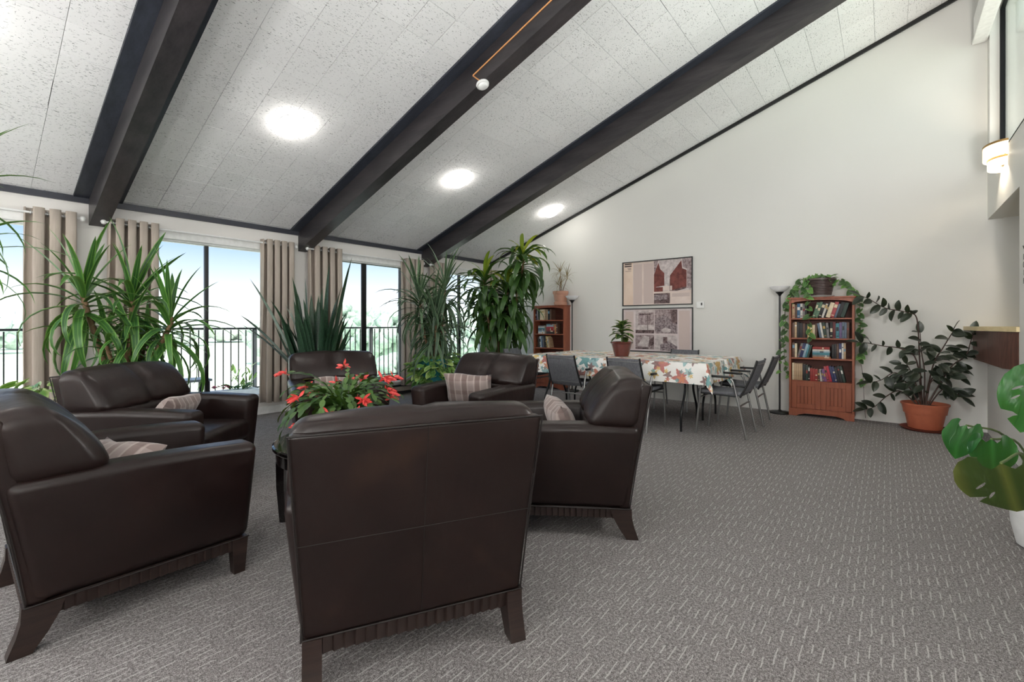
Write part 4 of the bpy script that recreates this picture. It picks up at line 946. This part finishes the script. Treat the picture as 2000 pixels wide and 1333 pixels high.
# ---------------------------------------------------------------- serving counter in the right wall opening
k = thing('serving_counter', 'walnut-fronted serving counter with pale wood top in the right corner', 'counter', (6.5, YR, 0))
q = MB(); A_ = [(7.272-6.5, .112), (5.87-6.5, .075), (5.70-6.5, .004), (5.72-6.5, -.05), (7.272-6.5, -.05)]; B_ = [(7.272-6.5, .125), (6.06-6.5, .092), (5.71-6.5, .006), (5.72-6.5, -.05), (7.272-6.5, -.05)]
n = 5; q.add([(a, b, .812) for a, b in A_]+[(a, b, 1.135) for a, b in B_], [tuple(range(n)), tuple(range(n, 2*n))[::-1]]+[(i, (i+1) % n, n+(i+1) % n, n+i) for i in range(n)]); q.build('front_panel', M['wood_box'], k, 20)
for a, b in (((7.272, .195), (6.42, .170)), ((6.418, .170), (5.68, .02))):
    q = MB(); q.prism([(a[0]-6.5, a[1]), (b[0]-6.5, b[1]), (b[0]-6.5, -.25), (a[0]-6.5, -.25)], 1.137, 1.178, 'z'); q.build('counter_top', M['birch'], k)
# ---------------------------------------------------------------- floor lamps
def lamp(x, y, lb, vine):
    t = thing('floor_lamp', lb, 'floor lamp', (x, y, 0), group='torchiere floor lamps')
    q = MB(); q.lathe([(0, 0), (.125, 0), (.13, .008), (.125, .022), (.03, .03), (.012, .05), (0, .05)], 32); q.build('base', M['black'], t)
    q = MB(); q.tube([(0, 0, .03), (0, 0, 1.6)], .0115, 10); q.build('pole', M['black'], t)
    q = MB(); q.lathe([(.012, 1.585), (.018, 1.60), (.045, 1.632), (.052, 1.64), (0, 1.642)], 24); q.build('cup', M['black'], t)
    q = MB(); q.lathe([(.04, 1.638), (.075, 1.655), (.112, 1.69), (.122, 1.715), (.119, 1.716), (.107, 1.692), (.07, 1.66), (.0, 1.645)], 32); q.build('lamp_shade', M['tglass'], t)
    if vine:  # only the added unseen lamps carry a bulb
        pd = bpy.data.lights.new('added_fill_bulb', 'POINT'); pd.energy = vine; pd.shadow_soft_size = .11; pd.color = (1, .985, .965); po_ = bpy.data.objects.new('added_fill_bulb', pd); COL.objects.link(po_); po_.parent = t; po_.location = (0, 0, 1.72)
    return t
lamp(7.12, 1.13, 'black torchiere floor lamp with white bowl beside the wide bookcase', 0); lamp(7.10, 4.40, 'black torchiere floor lamp with white bowl beside the far bookcase', 0)
for x, y, lb in ((-2.6, 1.0, 'added unseen fill torchiere by the end wall, near the right wall'), (-2.6, 5.0, 'added unseen fill torchiere by the end wall, near the windows'), (-2.0, 3.0, 'added unseen fill torchiere left of the armchair circle'), (3.05, -.70, 'added unseen fill torchiere at the right wall, before the monstera'), (-1.2, -.60, 'added unseen fill torchiere at the right wall, far left of the viewpoint')): lamp(x, y, lb, FILL_TORCH)  # torchieres outside the view, added to light the ceiling
# ---------------------------------------------------------------- bookcases and books
BT, BD, BW = 1.555, .20, .70     # height, depth, width; local: front at +x... turned to face -X
SH = [1.285, 1.025, .765, .465]
def bookcase(yc_, lb):
    t = thing('bookcase', lb, 'bookcase', (XG-.005, yc_, 0), group='cherry bookcases')
    w = BW; c = M['case']; d = BD
    for s in (-1, 1): q = MB(); q.box((-d/2, s*(w/2-.0125), .79), (d, .025, 1.50), .003); q.build('side_panel', c, t)
    q = MB(); q.box((-d/2-.008, 0, BT-.011), (d+.016, w+.03, .022), .005); q.build('top', c, t)
    q = MB(); q.box((-.006, 0, .80), (.012, w-.04, 1.46)); q.build('back_panel', M['caseback'], t)
    q = MB(); a = [(-(w/2-.026), BT-.022), (-(w/2-.026), BT-.075)]+[(-(w/2-.026)+(w-.052)*i/12, BT-.075+.035*sin(pi*i/12)**.5) for i in range(1, 12)]+[((w/2-.026), BT-.075), ((w/2-.026), BT-.022)]
    q.prism(a, -d+.001, -d+.018, 'x'); q.build('valance', c, t)
    for z in SH+[.10]: q = MB(); q.box((-d/2+.004, 0, z-.010), (d-.01, w-.052, .020), .002); q.build('shelf', c, t)
    for s in (-1, 1):
        dr_ = MB(); W2 = w/2-.028; cx0 = s*(W2/2)
        xf = -d+(.004 if s > 0 else .014)
        for yy, zz, a, b in ((cx0-W2/2+.03, .277, .06, .345), (cx0+W2/2-.03, .277, .06, .345), (cx0, .42, W2-.12, .06), (cx0, .132, W2-.12, .06)): dr_.box((xf+.008, yy, zz), (.016, a, b), .003)
        do = dr_.build('door', c, t)
        nb = 5; pw = (W2-.12)/nb
        for i in range(nb): q = MB(); q.box((xf+.011, cx0-(W2-.12)/2+pw*(i+.5), .276), (.008, pw-.003, .23), .002); q.build('plank', c, do)
    q = MB(); a = [(-(w/2), .09), (-(w/2), 0), (-(w/2)+.09, 0), (-(w/2)+.11, .018), (-.15, .04), (.15, .04), (w/2-.11, .018), (w/2-.09, 0), (w/2, 0), (w/2, .09)]
    q.prism(a, -d-.012, -d+.006, 'x'); q.build('plinth', c, t); return t
Y1, Y2 = .665, 4.90
bookcase(Y1, 'cherry bookcase with plank doors full of books, pothos trailing over it'); bookcase(Y2, 'cherry bookcase behind the long table, beside the corn plant')
BMAT = {}
def bmat(name, rgb):
    if name not in BMAT: BMAT[name] = plain('book_cloth_'+name.replace(' ', '_'), rgb, .55, var=.18, scale=25)
    return BMAT[name]
PAL = {'tan': (184, 156, 124), 'brown': (92, 66, 54), 'blue': (58, 104, 140), 'white': (214, 210, 204), 'black': (34, 32, 34), 'green': (92, 122, 98), 'red': (150, 48, 44), 'pink red': (168, 72, 76), 'dark green': (44, 62, 54), 'yellow': (206, 180, 110),
       'grey': (124, 122, 122), 'teal': (70, 128, 140), 'purple': (104, 88, 128), 'navy': (46, 52, 92), 'slate': (96, 110, 128), 'cream': (222, 206, 176), 'orange': (176, 106, 66), 'violet': (128, 84, 132), 'pale blue': (152, 176, 190), 'maroon': (96, 38, 44), 'crimson': (176, 44, 62)}
LR = random.Random(77); LABELS = [bmat('spine label %s' % n, c) for n, c in (('cream', (214, 202, 172)), ('pale', (222, 220, 214)), ('dark red', (140, 52, 46)), ('near black', (38, 38, 42)), ('gold', (184, 154, 92)), ('sky', (110, 150, 176)))]
def book(px, py, pz, th, h, col, lean, lb, grp, flat=False, dep=.14):
    b = MB(); D = dep; t = .0022
    # spine faces -x; covers at the two sides; page block inside
    b.box((.001, 0, h/2), (.004, th, h), .0015, 0); b.box((D/2, th/2-t/2, h/2), (D, t, h), 0, 0); b.box((D/2, -th/2+t/2, h/2), (D, t, h), 0, 0)
    b.box((D/2-.002, 0, h/2), (D-.012, th-2*t, h-.008), 0, 1)
    lc = LR.choice(LABELS)
    if LR.random() < .55:
        hh = h*LR.uniform(.06, .28); b.box((-.0016, 0, h*LR.uniform(.5, .8)), (.0012, th*LR.uniform(.55, .9), hh), 0, 2)
        if LR.random() < .5: b.box((-.0016, 0, h*.14), (.0012, th*.7, h*.05), 0, 2)
    o = b.build('book', [bmat(col, PAL[col]), M['paper'], lc], None, 30, (px, py, pz))
    o.rotation_euler = (lean, 0, 0) if not flat else (pi/2, 0, 0)
    tag(o, lb, 'book', grp)
W1 = 'wide bookcase'; W2_ = 'far bookcase'
XS = XG-.005-BD+.028
def shelf_row(yc_, zi, items, case, shelf):
    """items: (colour, thickness, height, lean) or ('stack', [...]) or ('gap', w); left to right as seen = decreasing Y"""
    y = yc_+BW/2-.032; z = SH[zi] if zi < 4 else .10; grp = 'books on the %s shelf of the %s' % (shelf, case); k = 0; prev = 0
    bk = [i for i in items if i[0] not in ('gap', 'stack')]; ln = [i for i in bk if i[3]]
    fix = sum(i[1] for i in items if i[0] in ('gap', 'stack'))+(max(i[2]*sin(RD(abs(i[3]))) for i in ln) if ln else 0)+.0013*len(bk)+.012
    grow = max(.8, min(1.5, (BW-.064-fix)/sum(i[1]/cos(RD(i[3])) for i in bk))) if case == W1 else 1
    for it in items:
        if it[0] == 'gap': y -= it[1]; continue
        if it[0] == 'stack':
            ln = it[1]; zz = z
            for s_, (c, th, L_) in enumerate(it[2]):
                col = c; nm = 'lowest' if s_ == 0 else 'topmost' if s_ == len(it[2])-1 else ORD[s_]+' from bottom'
                book(XS, y-.001, zz+th/2+.0004, th, L_, col, 0, 'flat %s book, %s of the %s stack, %s shelf, %s' % (c, nm, it[3], shelf, case), grp, True, .15); zz += th+.0006
            y -= ln; continue
        c, th, h, lean = it; th *= grow; k += 1; a = RD(lean); thw = th/cos(a)
        extra = h*abs(sin(a)) if lean and (lean > 0) != (prev > 0 and lean > 0) else 0
        if lean > 0:                                  # top leans towards -Y (right): pivot on the lower right edge
            if prev <= 0: pass
            py = y-thw/2; book(XS, py, z+th/2*sin(a)+.0006, th, h, c, a, '', grp)
        elif lean < 0:
            if prev >= 0: y -= h*sin(-a)*.98-.004
            py = y-thw/2; book(XS, py, z+th/2*sin(-a)+.0006, th, h, c, a, '', grp)
        else:
            if prev > 0: y -= .004
            py = y-th/2; book(XS, py, z+.0006, th, h, c, 0, '', grp)
        o = bpy.context.scene.collection.objects[-1]; o['label'] = '%s book, %s from the left on the %s shelf of the %s' % (('leaning ' if lean else '')+c, ORD[k-1], shelf, case)
        y -= thw+.0012; prev = lean
# lean sign: negative = top tilts to the left as seen, positive = to the right
shelf_row(Y1, 0, [('tan', .024, .185, 0), ('brown', .018, .175, 0), ('blue', .026, .190, 0), ('white', .02, .190, 0), ('grey', .018, .185, 0), ('black', .02, .17, 0), ('gap', .05),
                  ('green', .022, .205, 16), ('green', .024, .21, 16), ('black', .026, .195, 16), ('white', .018, .185, 16), ('black', .014, .2, 16), ('cream', .034, .195, 16), ('pink red', .030, .205, 16), ('slate', .016, .18, 16), ('black', .03, .2, 16), ('dark green', .03, .19, 16)], W1, 'top')
shelf_row(Y1, 1, [('brown', .024, .20, 0), ('tan', .022, .21, 0), ('black', .024, .205, 0), ('black', .03, .195, 0), ('brown', .024, .19, 0), ('black', .02, .18, 0), ('yellow', .026, .17, 0), ('yellow', .022, .165, 0), ('cream', .022, .17, 0), ('brown', .02, .19, 0),
                  ('slate', .022, .19, -9), ('white', .018, .20, -9), ('dark green', .026, .2, -7), ('grey', .024, .195, -5), ('black', .026, .205, 0), ('maroon', .026, .205, 0), ('teal', .03, .19, 0), ('purple', .024, .2, 0), ('slate', .022, .205, 0), ('slate', .018, .2, 0), ('brown', .022, .2, 0)], W1, 'second')
shelf_row(Y1, 2, [('brown', .028, .195, 0), ('cream', .022, .185, 0), ('grey', .022, .19, 14), ('navy', .03, .19, 14), ('pale blue', .024, .185, 14), ('teal', .018, .17, 14), ('dark green', .02, .165, 14), ('gap', .04),
                  ('stack', .20, [('orange', .018, .195), ('grey', .022, .185), ('teal', .03, .185), ('pale blue', .018, .19), ('white', .022, .185), ('red', .032, .185)], 'only'),
                  ('gap', .004), ('black', .024, .18, 0), ('black', .02, .185, 0), ('brown', .022, .19, 0), ('navy', .026, .195, 0), ('white', .018, .2, 0), ('tan', .02, .2, 0)], W1, 'third')
shelf_row(Y1, 3, [('cream', .018, .225, 0), ('tan', .022, .22, 0), ('tan', .02, .22, 0), ('tan', .02, .22, 0), ('tan', .02, .22, 0), ('black', .03, .21, 0), ('dark green', .022, .205, 0), ('black', .018, .19, 0), ('red', .024, .165, 0), ('red', .022, .16, 0), ('red', .024, .155, 0),
                  ('brown', .02, .15, 0), ('white', .02, .155, -3), ('purple', .022, .15, -10), ('violet', .02, .165, -11), ('pink red', .022, .2, -12), ('crimson', .024, .205, -12), ('navy', .024, .205, -12), ('navy', .022, .2, -12), ('black', .022, .195, -12), ('black', .024, .21, -12), ('dark green', .024, .21, -12)], W1, 'fourth')
shelf_row(Y2, 0, [('brown', .02, .19, 0), ('navy', .02, .185, 0), ('white', .012, .19, -4), ('dark green', .026, .2, -5), ('gap', .01), ('cream', .10, .20, 0), ('gap', .05), ('tan', .028, .19, 0), ('black', .05, .19, 0), ('brown', .03, .2, 0)], W2_, 'top')
shelf_row(Y2, 1, [('gap', .06), ('stack', .17, [('white', .034, .15), ('pale blue', .022, .15), ('slate', .03, .15), ('teal', .024, .15), ('white', .02, .14), ('grey', .022, .14)], 'left'), ('gap', .02), ('stack', .19, [('black', .036, .18), ('maroon', .024, .18), ('red', .05, .165), ('crimson', .02, .16), ('pale blue', .03, .15), ('teal', .022, .14)], 'right'), ('orange', .03, .17, 0), ('brown', .03, .2, 0)], W2_, 'second')
shelf_row(Y2, 2, [('gap', .05), ('brown', .02, .2, 0), ('black', .02, .2, 0), ('white', .026, .21, -5), ('pale blue', .022, .215, -5), ('navy', .022, .2, -6), ('grey', .024, .2, -7), ('black', .03, .21, -8), ('black', .026, .205, -8), ('yellow', .026, .215, -9), ('cream', .02, .2, -10), ('tan', .018, .19, -11)], W2_, 'third')
shelf_row(Y2, 3, [('brown', .024, .2, 0), ('orange', .022, .2, 0), ('white', .09, .19, 0), ('black', .03, .2, 0), ('grey', .06, .2, 0), ('slate', .05, .21, 0), ('brown', .03, .2, 0)], W2_, 'fourth')
# ---------------------------------------------------------------- pothos on the wide bookcase, dry dracaena on the far one
R_ = random.Random(41)
pv = thing('pothos', 'trailing pothos in a ribbed brown pot on top of the wide bookcase', 'potted plant', (7.11, .66, BT))
q = MB(); q.lathe([(0, .0), (.125, .0), (.145, .012), (.14, .014), (0, .012)], 32); q.build('saucer', M['white'], pv)
pf = [(.098, .012)]
for i in range(9): z = .018+.185*i/9; r_ = .10+.035*(i/9); pf += [(r_, z), (r_+.0035, z+.006), (r_+.0035, z+.015), (r_+.001, z+.019)]
pf = [(a*1.08, b) for a, b in pf]+[(.150, .208), (.160, .21), (.160, .234), (.148, .236), (.142, .20)]
pot(pv, pf, M['potbrown'], soil=(.142, .215), n=32)
VN = [[(.785,1.824),(.887,1.797),(.94,1.697),(1.0,1.61),(1.06,1.45),(1.07,1.161),(1.085,.887),(1.062,.650),(1.03,.483)], [(.757,1.802),(.870,1.73),(.95,1.62),(1.05,1.45),(1.10,1.0),(1.12,.7),(1.12,.44)],
      [(.514,1.786),(.435,1.749),(.384,1.670),(.30,1.59),(.268,1.476),(.262,1.289),(.257,1.101),(.242,.852),(.26,.788),(.232,.541),(.223,.293),(.208,.046)], [(.730,1.80),(.785,1.62),(.785,1.45),(.774,1.162),(.763,.997)],
      [(.620,1.780),(.675,1.829),(.785,1.810),(.841,1.694),(.830,1.60)], [(.593,1.778),(.540,1.730),(.52,1.77)]]
PL_ = [oval('leaf', m, .085, .065, .12, .5, True) for m in (M['pothosd'], M['pothos'], M['pothosd'])]
for vi, vn in enumerate(VN):
    P = [Vector((-.03 if vi in (1, 5) else .03, y-.66, z-BT)) for y, z in vn]
    if vi == 3: P = [Vector((-.02, P[0].y, P[0].z))]+[Vector((-.115, p.y, p.z)) for p in P[1:]]
    if vi == 4: P = [Vector((-.06, p.y, p.z)) for p in P]
    P[0] = Vector((P[0].x*.5, P[0].y*.6, .22)); S = spline(P, 6); MB().tube(S, .0028, 5).build('vine', M['dstem'], pv)
    i = 3; k = 0
    dens = 2 if vi in (0, 2, 3, 4) else 3
    while i < len(S)-1:
        k += 1; z = S[i].z+BT
        if not (vi == 2 and .05 < z < .80 and k % 3): 
            d = Vector((R_.uniform(-1, -.1), (1 if k % 2 else -1)*R_.uniform(.2, .9), R_.uniform(-1, -.15)))
            put(R_.choice(PL_), 'leaf', pv, mat4=orient(S[i], d, (-1, 0, .5), R_.uniform(-.4, .4), R_.uniform(.75, 1.15)*(.7 if z < .75 and vi != 2 else 1)))
        i += dens
for k in range(12):
    a = R_.uniform(1.6, 4.7) if k % 3 else R_.uniform(0, 6.28); put(R_.choice(PL_), 'leaf', pv, mat4=spin((.06*cos(a)-.02, .11*sin(a), .235+R_.uniform(-.01, .04)), a, R_.uniform(.8, 1.15), R_.uniform(-.5, .6), R_.uniform(-.4, .4)))
R_ = random.Random(52)
dd = thing('dracaena', 'thin dry-leaved dracaena in a pale clay pot on the far bookcase', 'potted plant', (7.12, 4.66, BT))
pot(dd, [(.115, 0), (.12, .005), (.125, .05), (.118, .055), (.112, .06), (.108, .065), (.13, .20), (.142, .205), (.146, .255), (.134, .257), (.126, .22)], M['pinkclay'], soil=(.125, .235), n=32)
SS = leaf_set('leaf', M['spider'], .24, .012, ES, lambda e: 1.1 if e < .9 else .5, 6, .3)
for k, (x, y, z, n) in enumerate(((-.03, -.02, .62, 34), (-.02, -.17, .52, 34), (.02, .05, .40, 24), (-.02, -.04, .34, 24))):
    stem(dd, [(x*.2, y*.2, .22), (x*.6, y*.5, z*.65), (x, y, z)], .007, M['stem']); rosette(dd, (x-.03, y, z), SS, n, .7, 1.1, R_, 1.4, -.5, (0, 0), .006, .05, lambda a, e: cos(a) > .3 and e < 1.15)
# ---------------------------------------------------------------- framed posters, thermostat
def poster(y0, y1, z0, z1, lb, cells, paper):
    t = thing('framed_poster', lb, 'poster', (XG, (y0+y1)/2, (z0+z1)/2), group='framed posters on the gable wall'); w = y1-y0; h = z1-z0
    f = MB()
    for s in (-1, 1): f.box((-.012, s*(w/2-.0075), 0), (.024, .015, h), .002); f.box((-.012, 0, s*(h/2-.0075)), (.024, w-.03, .015), .002)
    f.build('frame', M['black'], t); q = MB(); q.box((-.004, 0, 0), (.006, w-.03, h-.03)); q.build('backing', paper, t)
    # the print: flat ink areas, given as outlines in (left..right, bottom..top) fractions
    mats, p = [], MB()
    for n_, (m_, poly) in enumerate(cells):
        if m_ not in mats: mats.append(m_)
        o_ = -.0072-.00006*n_; pts = [(o_, w/2-.015-(w-.03)*a, -h/2+.015+(h-.03)*b) for a, b in poly]; tri = tessellate_polygon([[Vector((q_[1], q_[2], 0)) for q_ in pts]])
        p.add(pts, [tuple(x) for x in tri], mats.index(m_))
    me = bpy.data.meshes.new('print'); me.from_pydata(p.v, [], p.f)
    for m_ in mats: me.materials.append(m_)
    me.polygons.foreach_set('material_index', p.m); put(me, 'print', t)
def ink(name, a, b, sc=30, aniso=(1, 1, 1)):
    t = NT(name); v = t.noise(t.scale(t.obj(), aniso), sc, 5, .65); t.bsdf(t.ramp(v, [(.38, srgb(*a)), (.62, srgb(*b))]), .55, 0, .3); return t.m
I_paper = ink('print_paper', (214, 196, 188), (226, 210, 202), 4); I_text = ink('print_text', (186, 168, 164), (216, 198, 192), 1, (1, 120, 420)); I_dark = ink('print_photo_dark', (60, 44, 46), (128, 108, 108), 26); I_mid = ink('print_photo_mid', (118, 100, 102), (184, 168, 168), 22)
I_lite = ink('print_photo_light', (176, 164, 164), (214, 204, 202), 16); I_red = ink('print_building_red', (96, 50, 46), (128, 72, 66), 12); I_ink = plain('print_ink', (70, 56, 54), .6); I_grey = ink('print_photo_grey', (88, 74, 78), (168, 154, 156), 40)
I_peach = ink('print_paper_warm', (226, 202, 184), (234, 212, 196), 4); I_paper2 = ink('print_paper_cool', (206, 192, 192), (218, 206, 206), 4)
def R(x0, x1, y0, y1): return [(x0, y0), (x1, y0), (x1, y1), (x0, y1)]
c1 = [(I_peach, R(0, .15, 0, 1)), (I_text, R(.16, .29, .03, .95)), (I_text, R(.315, .46, .03, .95)), (I_lite, R(.47, 1, .30, 1)), (I_red, [(.47, .30), (.47, .68), (.535, .95), (.56, .80), (.62, .70), (.62, .42), (.50, .40)]), (I_red, [(.70, .30), (.70, .64), (.86, .96), (.87, .78), (.93, .74), (.93, .36), (.80, .30)]),
      (I_mid, [(.87, 1), (1, 1), (1, .34), (.935, .34), (.935, .76), (.88, .80)]), (I_dark, [(.70, .30), (.93, .38), (.93, .34), (.80, .29)]), (I_red, R(.47, .60, .29, .39)), (I_paper, R(.60, .73, .31, .41)), (I_ink, R(.697, .703, .29, .56)), (I_mid, [(.47, 1), (.53, 1), (.50, .80), (.47, .72)]),
      (I_dark, R(.47, .70, .02, .25)), (I_grey, R(.47, .66, .10, .22)), (I_text, R(.73, .97, .16, .24)), (I_paper, R(.715, 1, 0, .15)),
      (I_ink, R(.02, .13, .955, .985)), (I_ink, R(.02, .13, .905, .935)), (I_ink, R(.065, .125, .865, .875)), (I_ink, R(.075, .125, .835, .845)), (I_ink, R(.03, .125, .80, .807))]
c2 = [(I_text, R(.82, .97, .05, .95)), (I_lite, R(.19, .47, .42, .97)), (I_mid, R(.23, .47, .62, .92)), (I_dark, R(.19, .47, .42, .50)), (I_ink, R(.37, .378, .44, .90)), (I_dark, R(.25, .42, .86, .89)), (I_mid, R(.48, .80, .42, .98)), (I_grey, [(.48, .45), (.48, .75), (.62, .86), (.72, .74), (.80, .66), (.80, .42)]), (I_dark, [(.70, .98), (.80, .98), (.80, .64), (.72, .68)]),
      (I_lite, [(.57, .50), (.60, .45), (.70, .45), (.72, .52), (.62, .56)]), (I_mid, R(.19, .47, .04, .38)), (I_lite, [(.22, .12), (.32, .36), (.40, .34), (.38, .10)]), (I_dark, [(.39, .10), (.47, .16), (.47, .36), (.40, .26)]), (I_dark, R(.19, .39, .04, .08)), (I_lite, R(.48, .80, .05, .38)), (I_grey, [(.56, .02), (.56, .16), (.68, .24), (.80, .12), (.80, .02)]), (I_dark, R(.60, .66, .20, .34)),
      (I_text, R(.03, .16, .05, .95))]
poster(2.33, 3.50, 1.51, 2.255, 'upper black-framed poster of a red building and newspaper columns', c1, I_paper); poster(2.325, 3.50, .75, 1.468, 'lower black-framed poster of grey house and garden photographs', c2, I_paper2)
th = thing('thermostat', 'small white thermostat on the gable wall beside the upper poster', 'thermostat', (XG, 2.215, 1.50))
q = MB(); q.box((-.014, 0, 0), (.028, .11, .10), .006, n=2); q.build('body', M['white'], th); q = MB(); q.box((-.0285, -.022, .012), (.002, .022, .04), .0008); q.build('display', M['black'], th)
